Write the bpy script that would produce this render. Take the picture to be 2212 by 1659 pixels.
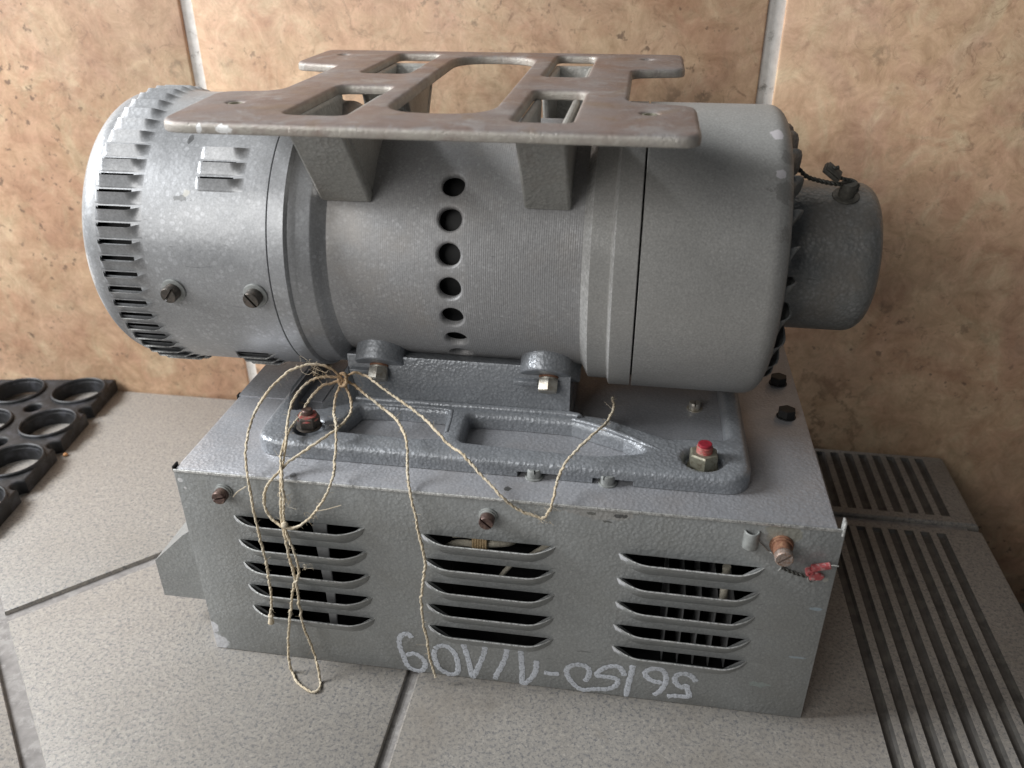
import bpy, bmesh, math, random
from mathutils import Vector, Matrix
from mathutils.geometry import delaunay_2d_cdt
random.seed(7)
for o in list(bpy.data.objects): bpy.data.objects.remove(o)
SC = bpy.context.scene
COL = SC.collection
V = Vector
PI = math.pi
cos, sin = math.cos, math.sin

# ------------------------------------------------------------------ camera
YAW, PITCH, ROLL = .1574, .5055, -.0056
fwd = V((-sin(YAW)*cos(PITCH), cos(YAW)*cos(PITCH), -sin(PITCH)))
rt = V((cos(YAW), sin(YAW), 0)); up = rt.cross(fwd)
r2 = cos(ROLL)*rt+sin(ROLL)*up; u2 = -sin(ROLL)*rt+cos(ROLL)*up
cd = bpy.data.cameras.new('Camera'); cam = bpy.data.objects.new('Camera', cd); COL.objects.link(cam)
m3 = Matrix((r2, u2, -fwd)).transposed()
cam.matrix_world = Matrix.Translation((.2603, -.3643, .4237)) @ m3.to_4x4()
cd.sensor_width = 36; cd.lens = 1779.1/2212*36
cd.clip_start = .01; cd.clip_end = 50
cd.dof.use_dof = True; cd.dof.focus_distance = .52; cd.dof.aperture_fstop = 9.0
SC.camera = cam
# ------------------------------------------------------------------ light: a daylit opening high on the left, dim room otherwise
w = bpy.data.worlds.new('World'); SC.world = w; w.use_nodes = True
bg = w.node_tree.nodes['Background']; bg.inputs[0].default_value = (.80, .88, 1.0, 1); bg.inputs[1].default_value = .04
def area(name, loc, target, sx, sy, power, col):
    l = bpy.data.lights.new(name, 'AREA'); l.shape = 'RECTANGLE'; l.size = sx; l.size_y = sy; l.energy = power; l.color = col
    o = bpy.data.objects.new(name, l); COL.objects.link(o); o.location = loc
    o.rotation_euler = (V(target)-V(loc)).to_track_quat('-Z', 'Y').to_euler(); return o
area('window_light', (-1.20, -.14, 1.03), (.12, .10, .18), .56, .56, 37, (.96, .98, 1.0))
area('door_light', (-.72, -1.45, 1.05), (.15, .12, .18), 1.1, 1.0, 15, (1.0, .985, .96))
SC.view_settings.view_transform = 'Standard'; SC.view_settings.look = 'None'
SC.view_settings.exposure = 0; SC.view_settings.gamma = 1; SC.view_settings.use_curve_mapping = False
SC.cycles.max_bounces = 6
SC.cycles.use_denoising = True

# ------------------------------------------------------------------ helpers
WM = {}
def link(o, parent=None, basis=None):
    COL.objects.link(o)
    b = basis or Matrix.Identity(4)
    o.matrix_basis = b
    if parent:
        o.parent = parent; o.matrix_parent_inverse = WM[parent.name].inverted()
    WM[o.name] = b
    return o
def thing(name, label, cat, loc=(0, 0, 0), group=None):
    o = bpy.data.objects.new(name, None); o.empty_display_size = .02
    link(o, None, Matrix.Translation(loc)); tag(o, label, cat, group); return o
def tag(o, label, cat, group=None):
    o['label'] = label; o['category'] = cat
    if group: o['group'] = group
    return o
def mesh(name, verts, faces, mat, smooth=None):
    me = bpy.data.meshes.new(name); me.from_pydata([tuple(v) for v in verts], [], faces); me.update()
    bm = bmesh.new(); bm.from_mesh(me)
    bmesh.ops.remove_doubles(bm, verts=bm.verts, dist=1e-7)
    bmesh.ops.recalc_face_normals(bm, faces=bm.faces); bm.to_mesh(me); bm.free()
    if mat: me.materials.append(mat)
    if smooth is not None:
        for p in me.polygons: p.use_smooth = True
        me.set_sharp_from_angle(angle=math.radians(smooth))
    return me
def obj(name, me, parent=None, basis=None):
    return link(bpy.data.objects.new(name, me), parent, basis)
class MB:
    def __init__(s): s.v = []; s.f = []
    def add(s, v, f, M=None):
        k = len(s.v); s.v += [(M @ V(p)) if M else V(p) for p in v]; s.f += [tuple(i+k for i in q) for q in f]; return s
    def box(s, a, b, M=None):
        (x0, y0, z0), (x1, y1, z1) = a, b
        return s.add([(x0,y0,z0),(x1,y0,z0),(x1,y1,z0),(x0,y1,z0),(x0,y0,z1),(x1,y0,z1),(x1,y1,z1),(x0,y1,z1)],
                     [(0,3,2,1),(4,5,6,7),(0,1,5,4),(1,2,6,5),(2,3,7,6),(3,0,4,7)], M)
    def bbox(s, a, b, r, M=None):          # box with chamfered edges
        (x0, y0, z0), (x1, y1, z1) = a, b
        bm = bmesh.new(); bmesh.ops.create_cube(bm, size=1)
        for v in bm.verts: v.co = V(((x0+x1)/2+v.co.x*(x1-x0), (y0+y1)/2+v.co.y*(y1-y0), (z0+z1)/2+v.co.z*(z1-z0)))
        bmesh.ops.bevel(bm, geom=bm.edges[:], offset=r, segments=2, profile=.5, affect='EDGES')
        bm.verts.index_update(); s.add([v.co.copy() for v in bm.verts], [tuple(v.index for v in f.verts) for f in bm.faces], M); bm.free(); return s
    def lathe(s, prof, n=48, M=None, cap0=True, cap1=True):   # profile of (z, r) about local Z
        vs = []; fs = []
        for z, r in prof:
            for i in range(n): a = 2*PI*i/n; vs.append((r*cos(a), r*sin(a), z))
        for k in range(len(prof)-1):
            for i in range(n): j = (i+1) % n; fs.append((k*n+i, k*n+j, (k+1)*n+j, (k+1)*n+i))
        if cap0: fs.append(tuple(range(n))[::-1])
        if cap1: fs.append(tuple((len(prof)-1)*n+i for i in range(n)))
        return s.add(vs, fs, M)
    def prism(s, poly, z0, z1, M=None):
        n = len(poly); vs = [(x, y, z0) for x, y in poly]+[(x, y, z1) for x, y in poly]
        fs = [tuple(range(n))[::-1], tuple(range(n, 2*n))]+[(i, (i+1) % n, n+(i+1) % n, n+i) for i in range(n)]
        return s.add(vs, fs, M)
    def tube(s, pts, r, n=8, M=None, cap=True):
        pts = [V(p) for p in pts]; vs = []; fs = []; u = None
        for i, p in enumerate(pts):
            t = (pts[min(i+1, len(pts)-1)]-pts[max(i-1, 0)])
            if t.length < 1e-9: t = V((0, 0, 1))
            t.normalize()
            if u is None: u = t.orthogonal().normalized()
            u = (u-t*u.dot(t)); u = u.normalized() if u.length > 1e-6 else t.orthogonal().normalized()
            w_ = t.cross(u); rr = r[i] if isinstance(r, (list, tuple)) else r
            for k in range(n): a = 2*PI*k/n; vs.append(p+(u*cos(a)+w_*sin(a))*rr)
        for i in range(len(pts)-1):
            for k in range(n): j = (k+1) % n; fs.append((i*n+k, i*n+j, (i+1)*n+j, (i+1)*n+k))
        if cap: fs += [tuple(range(n))[::-1], tuple((len(pts)-1)*n+k for k in range(n))]
        return s.add(vs, fs, M)
    def build(s, name, mat, parent=None, smooth=35, basis=None):
        return obj(name, mesh(name, s.v, s.f, mat, smooth), parent, basis)
def spline(pts, n=6):
    P = [V(p) for p in pts]; out = []
    for i in range(len(P)-1):
        a, b, c, d = P[max(i-1, 0)], P[i], P[i+1], P[min(i+2, len(P)-1)]
        for k in range(n):
            t = k/n; out.append(.5*((2*b)+(c-a)*t+(2*a-5*b+4*c-d)*t*t+(3*b-a-3*c+d)*t**3))
    out.append(P[-1]); return out
def rpoly(pts, n=6):                       # polygon with a radius at every corner: (x, y, r)
    out = []; N = len(pts)
    for i in range(N):
        x, y, r = pts[i]; p = V((x, y)); a = V(pts[i-1][:2])-p; b = V(pts[(i+1) % N][:2])-p
        if r <= 0: out.append(p); continue
        ang = a.angle(b); d = min(r/math.tan(ang/2), .49*a.length, .49*b.length)
        a.normalize(); b.normalize(); p0, p1 = p+a*d, p+b*d
        for k in range(n+1):
            t = k/n; out.append((1-t)**2*p0+2*t*(1-t)*p+t*t*p1)
    return out
def dense(poly, step):
    out = []
    for i, p in enumerate(poly):
        q = poly[(i+1) % len(poly)]; n = max(1, int((q-p).length/step))
        out += [p.lerp(q, k/n) for k in range(n)]
    return out
def earea(p): return sum(p[i-1].x*p[i].y-p[i].x*p[i-1].y for i in range(len(p)))/2
def offset(poly, d):                       # move the loop to its left by d
    out = []; N = len(poly)
    for i in range(N):
        e0 = (poly[i]-poly[i-1]); e1 = (poly[(i+1) % N]-poly[i])
        if e0.length < 1e-9: e0 = e1
        if e1.length < 1e-9: e1 = e0
        n0 = V((-e0.y, e0.x)).normalized(); n1 = V((-e1.y, e1.x)).normalized(); m = n0+n1
        m = m.normalized() if m.length > 1e-6 else n0
        out.append(poly[i]+m*(d/max(.5, m.dot(n0))))
    return out
def cdt(outer, holes):
    pts = []; edges = []
    for L in [outer]+holes:
        k = len(pts); pts += L; edges += [(k+i, k+(i+1) % len(L)) for i in range(len(L))]
    vs, es, fs, _, _, _ = delaunay_2d_cdt(pts, edges, [], 0, 1e-7)
    def inside(p, L):
        c = False; j = len(L)-1
        for i in range(len(L)):
            if (L[i].y > p.y) != (L[j].y > p.y) and p.x < (L[j].x-L[i].x)*(p.y-L[i].y)/(L[j].y-L[i].y)+L[i].x: c = not c
            j = i
        return c
    keep = []
    for f in fs:
        cpt = sum((vs[i] for i in f), V((0, 0)))/len(f)
        if inside(cpt, outer) and not any(inside(cpt, h) for h in holes): keep.append(tuple(f))
    return vs, keep
def plate(mb, outer, holes, zt, zb, r=0, seg=3, M=None, rb=0):   # a flat piece with holes and rounded upper (and lower) edges
    outer = list(outer); holes = [list(h) for h in holes]
    if earea(outer) < 0: outer.reverse()
    for h in holes:
        if earea(h) > 0: h.reverse()
    rings = [(r*(1-sin(PI/2*k/seg)), zt-r*(1-cos(PI/2*k/seg))) for k in range(seg+1)] if r else [(0, zt)]
    low = [(rb*(1-cos(PI/2*k/seg)), zb+rb*(1-sin(PI/2*k/seg))) for k in range(seg+1)] if rb else [(0, zb)]
    rings = rings+low
    def cap(o, z):
        vs, fs = cdt(offset(outer, o), [offset(h, o) for h in holes]); mb.add([(p.x, p.y, z) for p in vs], fs, M)
    cap(*rings[0]); cap(*rings[-1])
    for L in [outer]+holes:
        n = len(L); vs = []; fs = []
        for o, z in rings: vs += [(p.x, p.y, z) for p in offset(L, o)]
        for k in range(len(rings)-1): fs += [(k*n+i, k*n+(i+1) % n, (k+1)*n+(i+1) % n, (k+1)*n+i) for i in range(n)]
        mb.add(vs, fs, M)
    return mb
def circ(x, y, r, n=20): return [V((x+r*cos(2*PI*i/n), y+r*sin(2*PI*i/n))) for i in range(n)]
def rect(x0, y0, x1, y1, r=0, n=4): return rpoly([(x0, y0, r), (x1, y0, r), (x1, y1, r), (x0, y1, r)], n)

# ------------------------------------------------------------------ materials
class NT:
    def __init__(s, name, rough=.5, metal=0, col=(.5, .5, .5)):
        s.m = bpy.data.materials.new(name); s.m.use_nodes = True; s.t = s.m.node_tree
        s.b = s.t.nodes['Principled BSDF']; s.set('Roughness', rough); s.set('Metallic', metal); s.set('Base Color', (*col, 1))
        s.co = s.t.nodes.new('ShaderNodeTexCoord').outputs['Object']
    def set(s, k, v):
        if isinstance(v, bpy.types.NodeSocket): s.t.links.new(v, s.b.inputs[k])
        else: s.b.inputs[k].default_value = v
    def n(s, typ, **kw):
        q = s.t.nodes.new('ShaderNode'+typ)
        for k, v in kw.items():
            if k.startswith('_'): setattr(q, k[1:], v)
            else:
                i = q.inputs[int(k[1:])] if k[0] == 'i' and k[1:].isdigit() else q.inputs[k.replace('__', ' ')]
                if isinstance(v, bpy.types.NodeSocket): s.t.links.new(v, i)
                else: i.default_value = v
        return q
    def math(s, op, a, b=0, clamp=False): return s.n('Math', _operation=op, _use_clamp=clamp, i0=a, i1=b).outputs[0]
    def noise(s, scale, detail=3, rough=.55, co=None, dist=0): return s.n('TexNoise', Vector=co or s.co, Scale=scale, Detail=detail, Roughness=rough, Distortion=dist).outputs[0]
    def vor(s, scale, feature='F1', out='Distance', co=None, rnd=1): return s.n('TexVoronoi', _feature=feature, Vector=co or s.co, Scale=scale, Randomness=rnd).outputs[out]
    def rng(s, v, a, b, c=0, d=1): return s.n('MapRange', Value=v, From__Min=a, From__Max=b, To__Min=c, To__Max=d).outputs[0]
    def mix(s, f, a, b, mode='MIX'):
        q = s.t.nodes.new('ShaderNodeMix'); q.data_type = 'RGBA'; q.blend_type = mode
        for i, v in ((0, f), (6, a), (7, b)):
            if isinstance(v, bpy.types.NodeSocket): s.t.links.new(v, q.inputs[i])
            else: q.inputs[i].default_value = (*v, 1) if isinstance(v, tuple) and len(v) == 3 else v
        return q.outputs[2]
    def dist(s, p, sc=(1, 1, 1)):           # distance from a point, axes scaled
        d = s.n('VectorMath', _operation='SUBTRACT', i0=s.co, i1=p).outputs[0]
        d = s.n('VectorMath', _operation='MULTIPLY', i0=d, i1=sc).outputs[0]
        return s.n('VectorMath', _operation='LENGTH', i0=d).outputs['Value']
    def spot(s, p, r, ragged=.5, nscale=220, sc=(1, 1, 1)):
        d = s.math('ADD', s.dist(p, sc), s.math('MULTIPLY', s.math('SUBTRACT', s.noise(nscale, 4, .7), .5), r*ragged*2))
        return s.rng(d, r*1.08, r*.92)
    def bump(s, h, strength=.4, d=.001, prev=None):
        q = s.n('Bump', Strength=strength, Distance=d, Height=h)
        if prev: s.t.links.new(prev, q.inputs['Normal'])
        return q.outputs[0]
def hammer(name, base, light, scale=330, spots=.5, bump=.25, rough=.42, metal=.3, chips=(), tint=None, grooves=None, var=.12, grime=.35, dots=False):
    s = NT(name, rough, metal)
    wob = s.n('VectorMath', _operation='ADD', i0=s.co, i1=s.n('VectorMath', _operation='SCALE', i0=s.n('TexNoise', Vector=s.co, Scale=260.).outputs['Color'], Scale=.0016).outputs[0]).outputs[0]
    vn = s.n('TexVoronoi', _feature='F1', Vector=wob, Scale=scale); cell = vn.outputs['Distance']
    big = s.noise(14, 4); fine = s.noise(900, 2)
    if dots:
        rad = s.math('MULTIPLY', s.n('SeparateColor', Color=vn.outputs['Color']).outputs[0], .52)
        fac = s.math('MULTIPLY', s.rng(s.math('SUBTRACT', cell, rad), .10, -.08), s.rng(s.noise(45, 3), .35, .62, .15, 1))
    else: fac = s.math('MULTIPLY', s.rng(cell, .6, .1), s.rng(s.noise(70, 3), .35, .65, .25, 1))
    c = s.mix(s.math('MULTIPLY', fac, spots), base, light)
    k = s.math('ADD', s.rng(big, .3, .7, 1-var, 1+var), s.rng(fine, .3, .7, -.13, .13))
    c = s.mix(1, c, s.n('CombineColor', Red=k, Green=k, Blue=k).outputs[0], 'MULTIPLY')
    if tint: c = s.mix(s.rng(s.noise(23, 5, .65), .48, .72, 0, .55), c, tint)
    c = s.mix(s.rng(s.noise(75, 6, .75), .62, .78, 0, grime), c, (.10, .095, .085))
    scr = s.n('Mapping', Vector=s.co, Scale=(60, 420, 420), Rotation=(.3, .5, .4)).outputs[0]
    c = s.mix(s.rng(s.noise(1, 3, .5, co=scr), .72, .76, 0, .4), c, (.07, .07, .07))
    for ch in chips:
        p, r, cl = ch[:3]; c = s.mix(s.math('MULTIPLY', s.spot(p, r, ch[3] if len(ch) > 3 else .6, sc=ch[5] if len(ch) > 5 else (1, 1, 1)), ch[4] if len(ch) > 4 else 1.), c, cl)
    s.set('Base Color', c)
    nb = s.bump(s.math('MULTIPLY', s.math('ADD', s.math('ADD', cell, s.math('MULTIPLY', fine, .3)), s.noise(scale*.5, 3)), s.rng(s.noise(16, 4, .6), .32, .66, .35, 1.25)), bump, .0012)
    if grooves:
        wv = s.n('TexWave', _wave_type='BANDS', _bands_direction='X', Vector=s.co, Scale=grooves, Distortion=.6, Detail=1.).outputs['Fac']
        sep = s.n('SeparateXYZ', Vector=s.co).outputs[0]
        g = s.math('MULTIPLY', wv, s.math('MULTIPLY', s.rng(sep, .10, .17, .1, 1), s.rng(s.noise(18, 3), .3, .6, .35, 1)))
        nb = s.bump(g, .26, .00035, nb)
    s.set('Normal', nb)
    s.set('Roughness', s.rng(s.noise(40, 4), .3, .7, rough-.07, rough+.13)); return s.m
def simple(name, col, rough=.5, metal=0, var=.2, nscale=200, bump=.1, second=None, sec=(.5, .62)):
    s = NT(name, rough, metal); k = s.rng(s.noise(nscale, 4), .3, .7, 1-var, 1+var)
    c = s.mix(1, col, s.n('CombineColor', Red=k, Green=k, Blue=k).outputs[0], 'MULTIPLY')
    if second: c = s.mix(s.rng(s.noise(nscale*.9, 5, .7, dist=.4), *sec), c, second)
    s.set('Base Color', c); s.set('Normal', s.bump(s.noise(nscale*2, 3), bump, .0008)); return s.m

MAT = {}
PINK = (.62, .56, .58)
MAT['cover'] = hammer('grey spotted hammertone', (.36, .366, .375), (.60, .61, .63), 330, .38, .06, .36, .35, var=.08, grime=.2, dots=True,
    chips=[((.0067, .0614, .2929), .0018, (.50, .48, .42), 1.8, .6), ((.0035, .0601, .2906), .0013, (.10, .10, .095), 2.6, .6, (.25, 1, .8)), ((.0024, .0846, .3182), .0009, (.09, .09, .09), 1.6, .8, (.5, .3, .3)),
           ((-.0600, .0535, .2474), .0034, (.66, .66, .66), 1.3, .8, (1, .6, .35)), ((-.0603, .0567, .2256), .0036, (.66, .66, .66), 1.4, .8, (1, .6, .35)), ((.0300, .0560, .2280), .0012, (.75, .75, .75), .8, .9, (.6, 1, 1)), ((.0440, .0495, .2350), .0050, (.12, .115, .10), 1.8, .35), ((-.0059, .0495, .2350), .0050, (.12, .115, .10), 1.8, .35)])
MAT['barrel'] = hammer('grey grooved hammertone', (.35, .348, .35), (.52, .52, .525), 420, .5, .10, .50, .2, dots=True, grooves=255., var=.1, tint=(.36, .33, .30), grime=.15)
MAT['drive'] = hammer('warm grey fine hammertone', (.375, .37, .355), (.49, .485, .47), 700, .6, .06, .46, .25, var=.07, grime=.15,
    chips=[((.3303, .0997, .3266), .0042, (.72, .68, .70), .8, .95, (1.25, 1, .9)), ((.3320, .0774, .3111), .0024, (.74, .71, .73), .9, .95, (.9, .8, .8)), ((.3345, .072, .304), .006, (.15, .145, .13), 1.6, .45), ((.3365, .088, .318), .004, (.15, .145, .13), 1.8, .4), ((.335, .06, .285), .004, (.16, .15, .13), 1.8, .35)])
MAT['cap'] = hammer('dark grey hammered paint', (.22, .225, .22), (.40, .40, .40), 400, .6, .32, .38, .3, var=.12, tint=(.25, .21, .17), grime=.3)
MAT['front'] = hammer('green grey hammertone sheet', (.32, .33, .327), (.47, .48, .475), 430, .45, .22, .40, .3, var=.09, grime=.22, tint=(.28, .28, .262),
    chips=[((.0005, 0, .005), .0088, (.70, .71, .74), .45), ((-.001, 0, .019), .0055, (.70, .71, .74), .6), ((.003, 0, .1385), .0016, (.6, .6, .6), .3), ((.005, 0, .133), .0009, (.6, .6, .6), .3),
           ((.3755, 0, .111), .0016, (.5, .49, .45), .3, .8),
           ((.374, 0, .0893), .0011, (.45, .55, .62), 1.2, .7, (.3, 1, 1)), ((.370, 0, .0507), .0009, (.45, .55, .62), 1.2, .6, (.16, 1, 1)), ((.352, 0, .025), .002, (.42, .52, .50), 1.4, .4, (.35, 1, 1)),
           ((.252, 0, .1425), .0045, (.36, .35, .33), .9, .8, (.25, 1, 1)), ((.262, 0, .1415), .0013, (.05, .05, .05), 2.2, .8, (.35, 1, 1)), ((.256, 0, .137), .0009, (.07, .07, .06), 2.2, .7, (.4, 1, 1)), ((.246, 0, .1415), .0009, (.07, .07, .06), 2.2, .7, (.4, 1, 1)),
           ((.349, 0, .141), .009, (.30, .28, .20), .9, .5)])
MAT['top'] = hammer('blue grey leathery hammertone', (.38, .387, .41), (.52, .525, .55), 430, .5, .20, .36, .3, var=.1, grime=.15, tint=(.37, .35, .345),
    chips=[((.198, .0095, .1465), .0022, (.09, .09, .085), 1., .9), ((.073, .004, .1465), .002, (.08, .08, .08), 1., .7)])
MAT['cast'] = hammer('dark blue grey cast hammertone', (.285, .30, .32), (.45, .465, .49), 480, .55, .26, .36, .35, var=.1, grime=.25)
MAT['dark_inside'] = simple('dark inner metal', (.02, .02, .02), .7, 0, .3)
MAT['black'] = simple('matt black', (.012, .012, .012), .6)
def bracket_mat():
    s = NT('worn brownish cast alloy', .48, .35)
    c = s.mix(s.rng(s.noise(20, 5, .65, dist=.5), .35, .62), (.28, .245, .235), (.25, .175, .145))
    c = s.mix(s.rng(s.noise(32, 5, .7, dist=1.), .52, .66, 0, .7), c, (.38, .36, .35))
    c = s.mix(s.rng(s.noise(26, 6, .7, dist=1.5), .57, .66, 0, .6), c, (.26, .18, .12))
    sep = s.n('SeparateXYZ', Vector=s.co).outputs[2]
    c = s.mix(s.math('MULTIPLY', s.rng(sep, .3449, .3436), s.rng(s.noise(140, 5, .7), .30, .62, .35, 1)), c, (.45, .42, .37))
    c = s.mix(s.rng(s.n('NewGeometry').outputs['Pointiness'], .52, .6, 0, .6), c, (.55, .54, .53))
    scr = s.n('Mapping', Vector=s.co, Scale=(40, 700, 60), Rotation=(0, 0, .5)).outputs[0]
    c = s.mix(s.rng(s.noise(1, 3, .5, co=scr), .70, .74, 0, .5), c, (.62, .60, .58))
    c = s.mix(s.spot((.0655, .006, .342), .0022, 1., sc=(.55, .3, 1)), c, (.85, .85, .84)); c = s.mix(s.spot((.0535, .006, .342), .0014, .7, sc=(1, .3, .6)), c, (.8, .8, .8))
    s.set('Base Color', c); s.set('Normal', s.bump(s.math('ADD', s.noise(330, 6, .75), s.math('MULTIPLY', s.rng(s.noise(700, 3), .62, .75), -.8)), .6, .0009)); s.set('Roughness', s.rng(s.noise(60, 4), .3, .7, .38, .62)); return s.m
MAT['bracket'] = bracket_mat()
MAT['leg'] = hammer('olive grey hammered casting', (.38, .375, .35), (.50, .495, .465), 420, .5, .35, .45, .3, var=.1, grime=.3, tint=(.26, .21, .17))
MAT['steel'] = simple('dull zinc', (.46, .44, .39), .42, .55, .2, 300, .1, (.36, .32, .26))
MAT['paint_screw'] = simple('grey green painted screw', (.30, .31, .30), .45, .2, .2, 400)
MAT['rust'] = simple('rusty iron', (.24, .115, .07), .7, .2, .3, 350, .3, (.36, .20, .12))
MAT['rust_end'] = simple('scraped rusty end', (.40, .33, .29), .5, .5, .3, 700, .3, (.30, .17, .11))
MAT['rust_dark'] = simple('brown burnt screw', (.13, .085, .075), .45, .5, .3, 400, .2, (.22, .15, .12))
MAT['bronze'] = simple('dark oily screw', (.10, .09, .08), .4, .5, .3, 400, .2, (.16, .13, .11))
MAT['red'] = simple('red lacquer', (.30, .02, .035), .4, 0, .2, 500)
MAT['red_worn'] = simple('worn red lacquer', (.42, .10, .09), .5, 0, .3, 500, .2, (.30, .22, .17))
MAT['nut'] = simple('olive zinc nut', (.33, .32, .25), .4, .5, .15, 400, .1, (.22, .20, .15))
MAT['wire'] = simple('dark iron wire', (.10, .10, .09), .5, .6, .3, 900)
MAT['wire_light'] = simple('grey iron wire', (.33, .33, .31), .45, .5, .3, 900)
MAT['lead'] = simple('grey lead', (.12, .115, .10), .5, .4, .3, 500)
MAT['seal_red'] = simple('worn red seal', (.43, .085, .09), .5, 0, .25, 600, .3, (.50, .30, .29))
MAT['cloth_wire'] = simple('cotton covered cable', (.66, .61, .50), .8, 0, .25, 900, .5)
MAT['tie'] = simple('waxed tie cord', (.50, .36, .20), .6, 0, .2, 900, .3)
MAT['strip'] = simple('pale inner strap', (.50, .50, .50), .5, .2, .15)
MAT['edge'] = simple('worn and highlit sheet edge', (.64, .64, .62), .45, .4, .3, 600, .5, (.32, .32, .31))  # worn metal; its pale tone also paints the highlights on lips and bend
def chalk_mat():
    s = NT('white marker paint', .8, 0, (.62, .65, .71))
    s.set('Base Color', s.mix(s.rng(s.noise(500, 4), .35, .65), (.64, .67, .73), (.54, .57, .61)))
    s.set('Alpha', s.math('MAXIMUM', s.rng(s.noise(650, 4, .7), .34, .46), .6)); return s.m
MAT['chalk'] = chalk_mat()
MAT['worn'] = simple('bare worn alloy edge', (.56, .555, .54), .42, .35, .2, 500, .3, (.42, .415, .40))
def twine_mat():
    s = NT('jute twine', .85)
    c = s.mix(s.rng(s.noise(70, 3), .35, .65), (.62, .52, .37), (.72, .65, .52))
    c = s.mix(s.rng(s.noise(1200, 2), .35, .75, 0, .5), c, (.45, .34, .20))
    c = s.mix(s.rng(s.dist((.088, .056, .184)), .024, .004, 0, .7), c, (.40, .23, .10))
    s.set('Base Color', c); s.set('Normal', s.bump(s.noise(1800, 3), .5, .0006)); return s.m
MAT['twine'] = twine_mat()
def wall_mat():
    s = NT('sandstone look wall tile', .38)
    s.co = s.n('NewGeometry').outputs['Position']
    c = s.mix(s.rng(s.noise(12, 8, .70, dist=.8), .40, .60), (.73, .50, .32), (.65, .40, .265))
    c = s.mix(s.rng(s.noise(17, 8, .70, dist=1.4), .50, .64, 0, .85), c, (.76, .60, .395))
    c = s.mix(s.rng(s.noise(8, 7, .70, dist=1.), .52, .66, 0, .75), c, (.56, .335, .24))
    c = s.mix(s.rng(s.noise(6, 7, .68, dist=.7), .54, .68, 0, .55), c, (.54, .41, .305))
    big = s.rng(s.noise(4.5, 6, .62, dist=1.), .36, .64); c = s.mix(s.math('MULTIPLY', big, .6), c, s.mix(s.rng(s.noise(10, 6, .7, dist=1.), .42, .60), (.73, .545, .36), (.55, .325, .205)))
    k = s.rng(s.noise(48, 8, .78, dist=.6), .30, .70, .66, 1.18)
    c = s.mix(1, c, s.n('CombineColor', Red=k, Green=s.math('POWER', k, 1.15), Blue=s.math('POWER', k, 1.3)).outputs[0], 'MULTIPLY')
    c = s.mix(s.math('MULTIPLY', s.rng(s.noise(70, 6, .75, dist=1.2), .56, .68), s.rng(s.noise(7, 4, .6), .42, .60, .12, .75)), c, (.31, .185, .12))
    patch = s.rng(s.noise(7, 3, .6), .50, .60)
    rc = s.n('TexVoronoi', _feature='F1', Vector=s.co, Scale=46.); ring = s.math('ADD', rc.outputs['Distance'], s.math('MULTIPLY', s.math('SUBTRACT', s.noise(150, 5, .7), .5), .75))
    band = s.math('MULTIPLY', s.rng(ring, .08, .20), s.rng(ring, .36, .24))
    keep = s.rng(s.n('SeparateColor', Color=rc.outputs['Color']).outputs[0], .70, .76)
    c = s.mix(s.math('MULTIPLY', s.math('MULTIPLY', band, keep), s.math('MULTIPLY', patch, .55)), c, (.22, .155, .105))
    sp = s.rng(s.noise(130, 3, .6, dist=.1), .62, .69); c = s.mix(s.math('MULTIPLY', sp, s.rng(s.noise(11, 4), .42, .58, .05, .75)), c, (.16, .105, .075))
    edge = s.vor(4.2, 'DISTANCE_TO_EDGE', co=s.n('VectorMath', _operation='ADD', i0=s.co, i1=s.n('VectorMath', _operation='SCALE', i0=s.n('TexNoise', Vector=s.co, Scale=16., Detail=8., Roughness=.65).outputs['Color'], Scale=.16).outputs[0]).outputs[0])
    c = s.mix(s.math('MULTIPLY', s.rng(edge, .020, .002), s.rng(s.noise(5, 4), .50, .64, 0, .7)), c, (.16, .095, .06))
    s.set('Base Color', c); s.set('Roughness', s.rng(s.noise(30, 3), .3, .7, .32, .5)); s.set('Normal', s.bump(s.noise(60, 5, .6), .12, .002)); return s.m
MAT['wall'] = wall_mat()
MAT['grout_wall'] = simple('pale wall grout', (.86, .85, .82), .75, 0, .12, 160, .3, (.40, .39, .36), (.6, .72))
def floor_mat(name, k=1., dirt=.25):
    s = NT(name, .45); s.co = s.n('NewGeometry').outputs['Position']
    m = lambda *t: tuple(x*k for x in t)
    c = s.mix(s.rng(s.noise(190, 5, .7), .38, .62), m(.445, .413, .368), m(.375, .352, .322))
    c = s.mix(s.rng(s.noise(430, 5, .75), .49, .62, 0, .88), c, m(.175, .178, .19))
    c = s.mix(s.rng(s.noise(260, 4, .7), .58, .70, 0, .55), c, m(.22, .22, .23))
    c = s.mix(s.rng(s.noise(370, 4, .7), .56, .66, 0, .8), c, m(.55, .51, .455))
    c = s.mix(s.rng(s.noise(9, 6, .7), .48, .74, 0, dirt), c, m(.27, .235, .195))
    c = s.mix(s.rng(s.noise(34, 6, .75, dist=.6), .60, .74, 0, dirt), c, m(.24, .215, .185))
    s.set('Base Color', c); s.set('Normal', s.bump(s.noise(420, 3, .6), .25, .0006)); return s.m
MAT['floor'] = floor_mat('speckled stoneware tile', .86, .32)
MAT['tread'] = floor_mat('grimy speckled tread tile', .80, .6)
MAT['groove'] = simple('dark grimy tread groove', (.085, .08, .074), .6, 0, .3, 90, .3, (.12, .113, .10))
MAT['grout'] = simple('grey floor grout', (.27, .255, .245), .85, 0, .2, 120, .4, (.36, .345, .33))
MAT['rubber'] = simple('dusty black rubber', (.015, .0155, .017), .55, 0, .35, 90, .3, (.042, .043, .05))
MAT['crumb'] = simple('orange crumb', (.55, .28, .12), .7)
MAT['riser'] = simple('dark stair riser', (.16, .13, .10), .6, 0, .3, 40)

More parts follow.
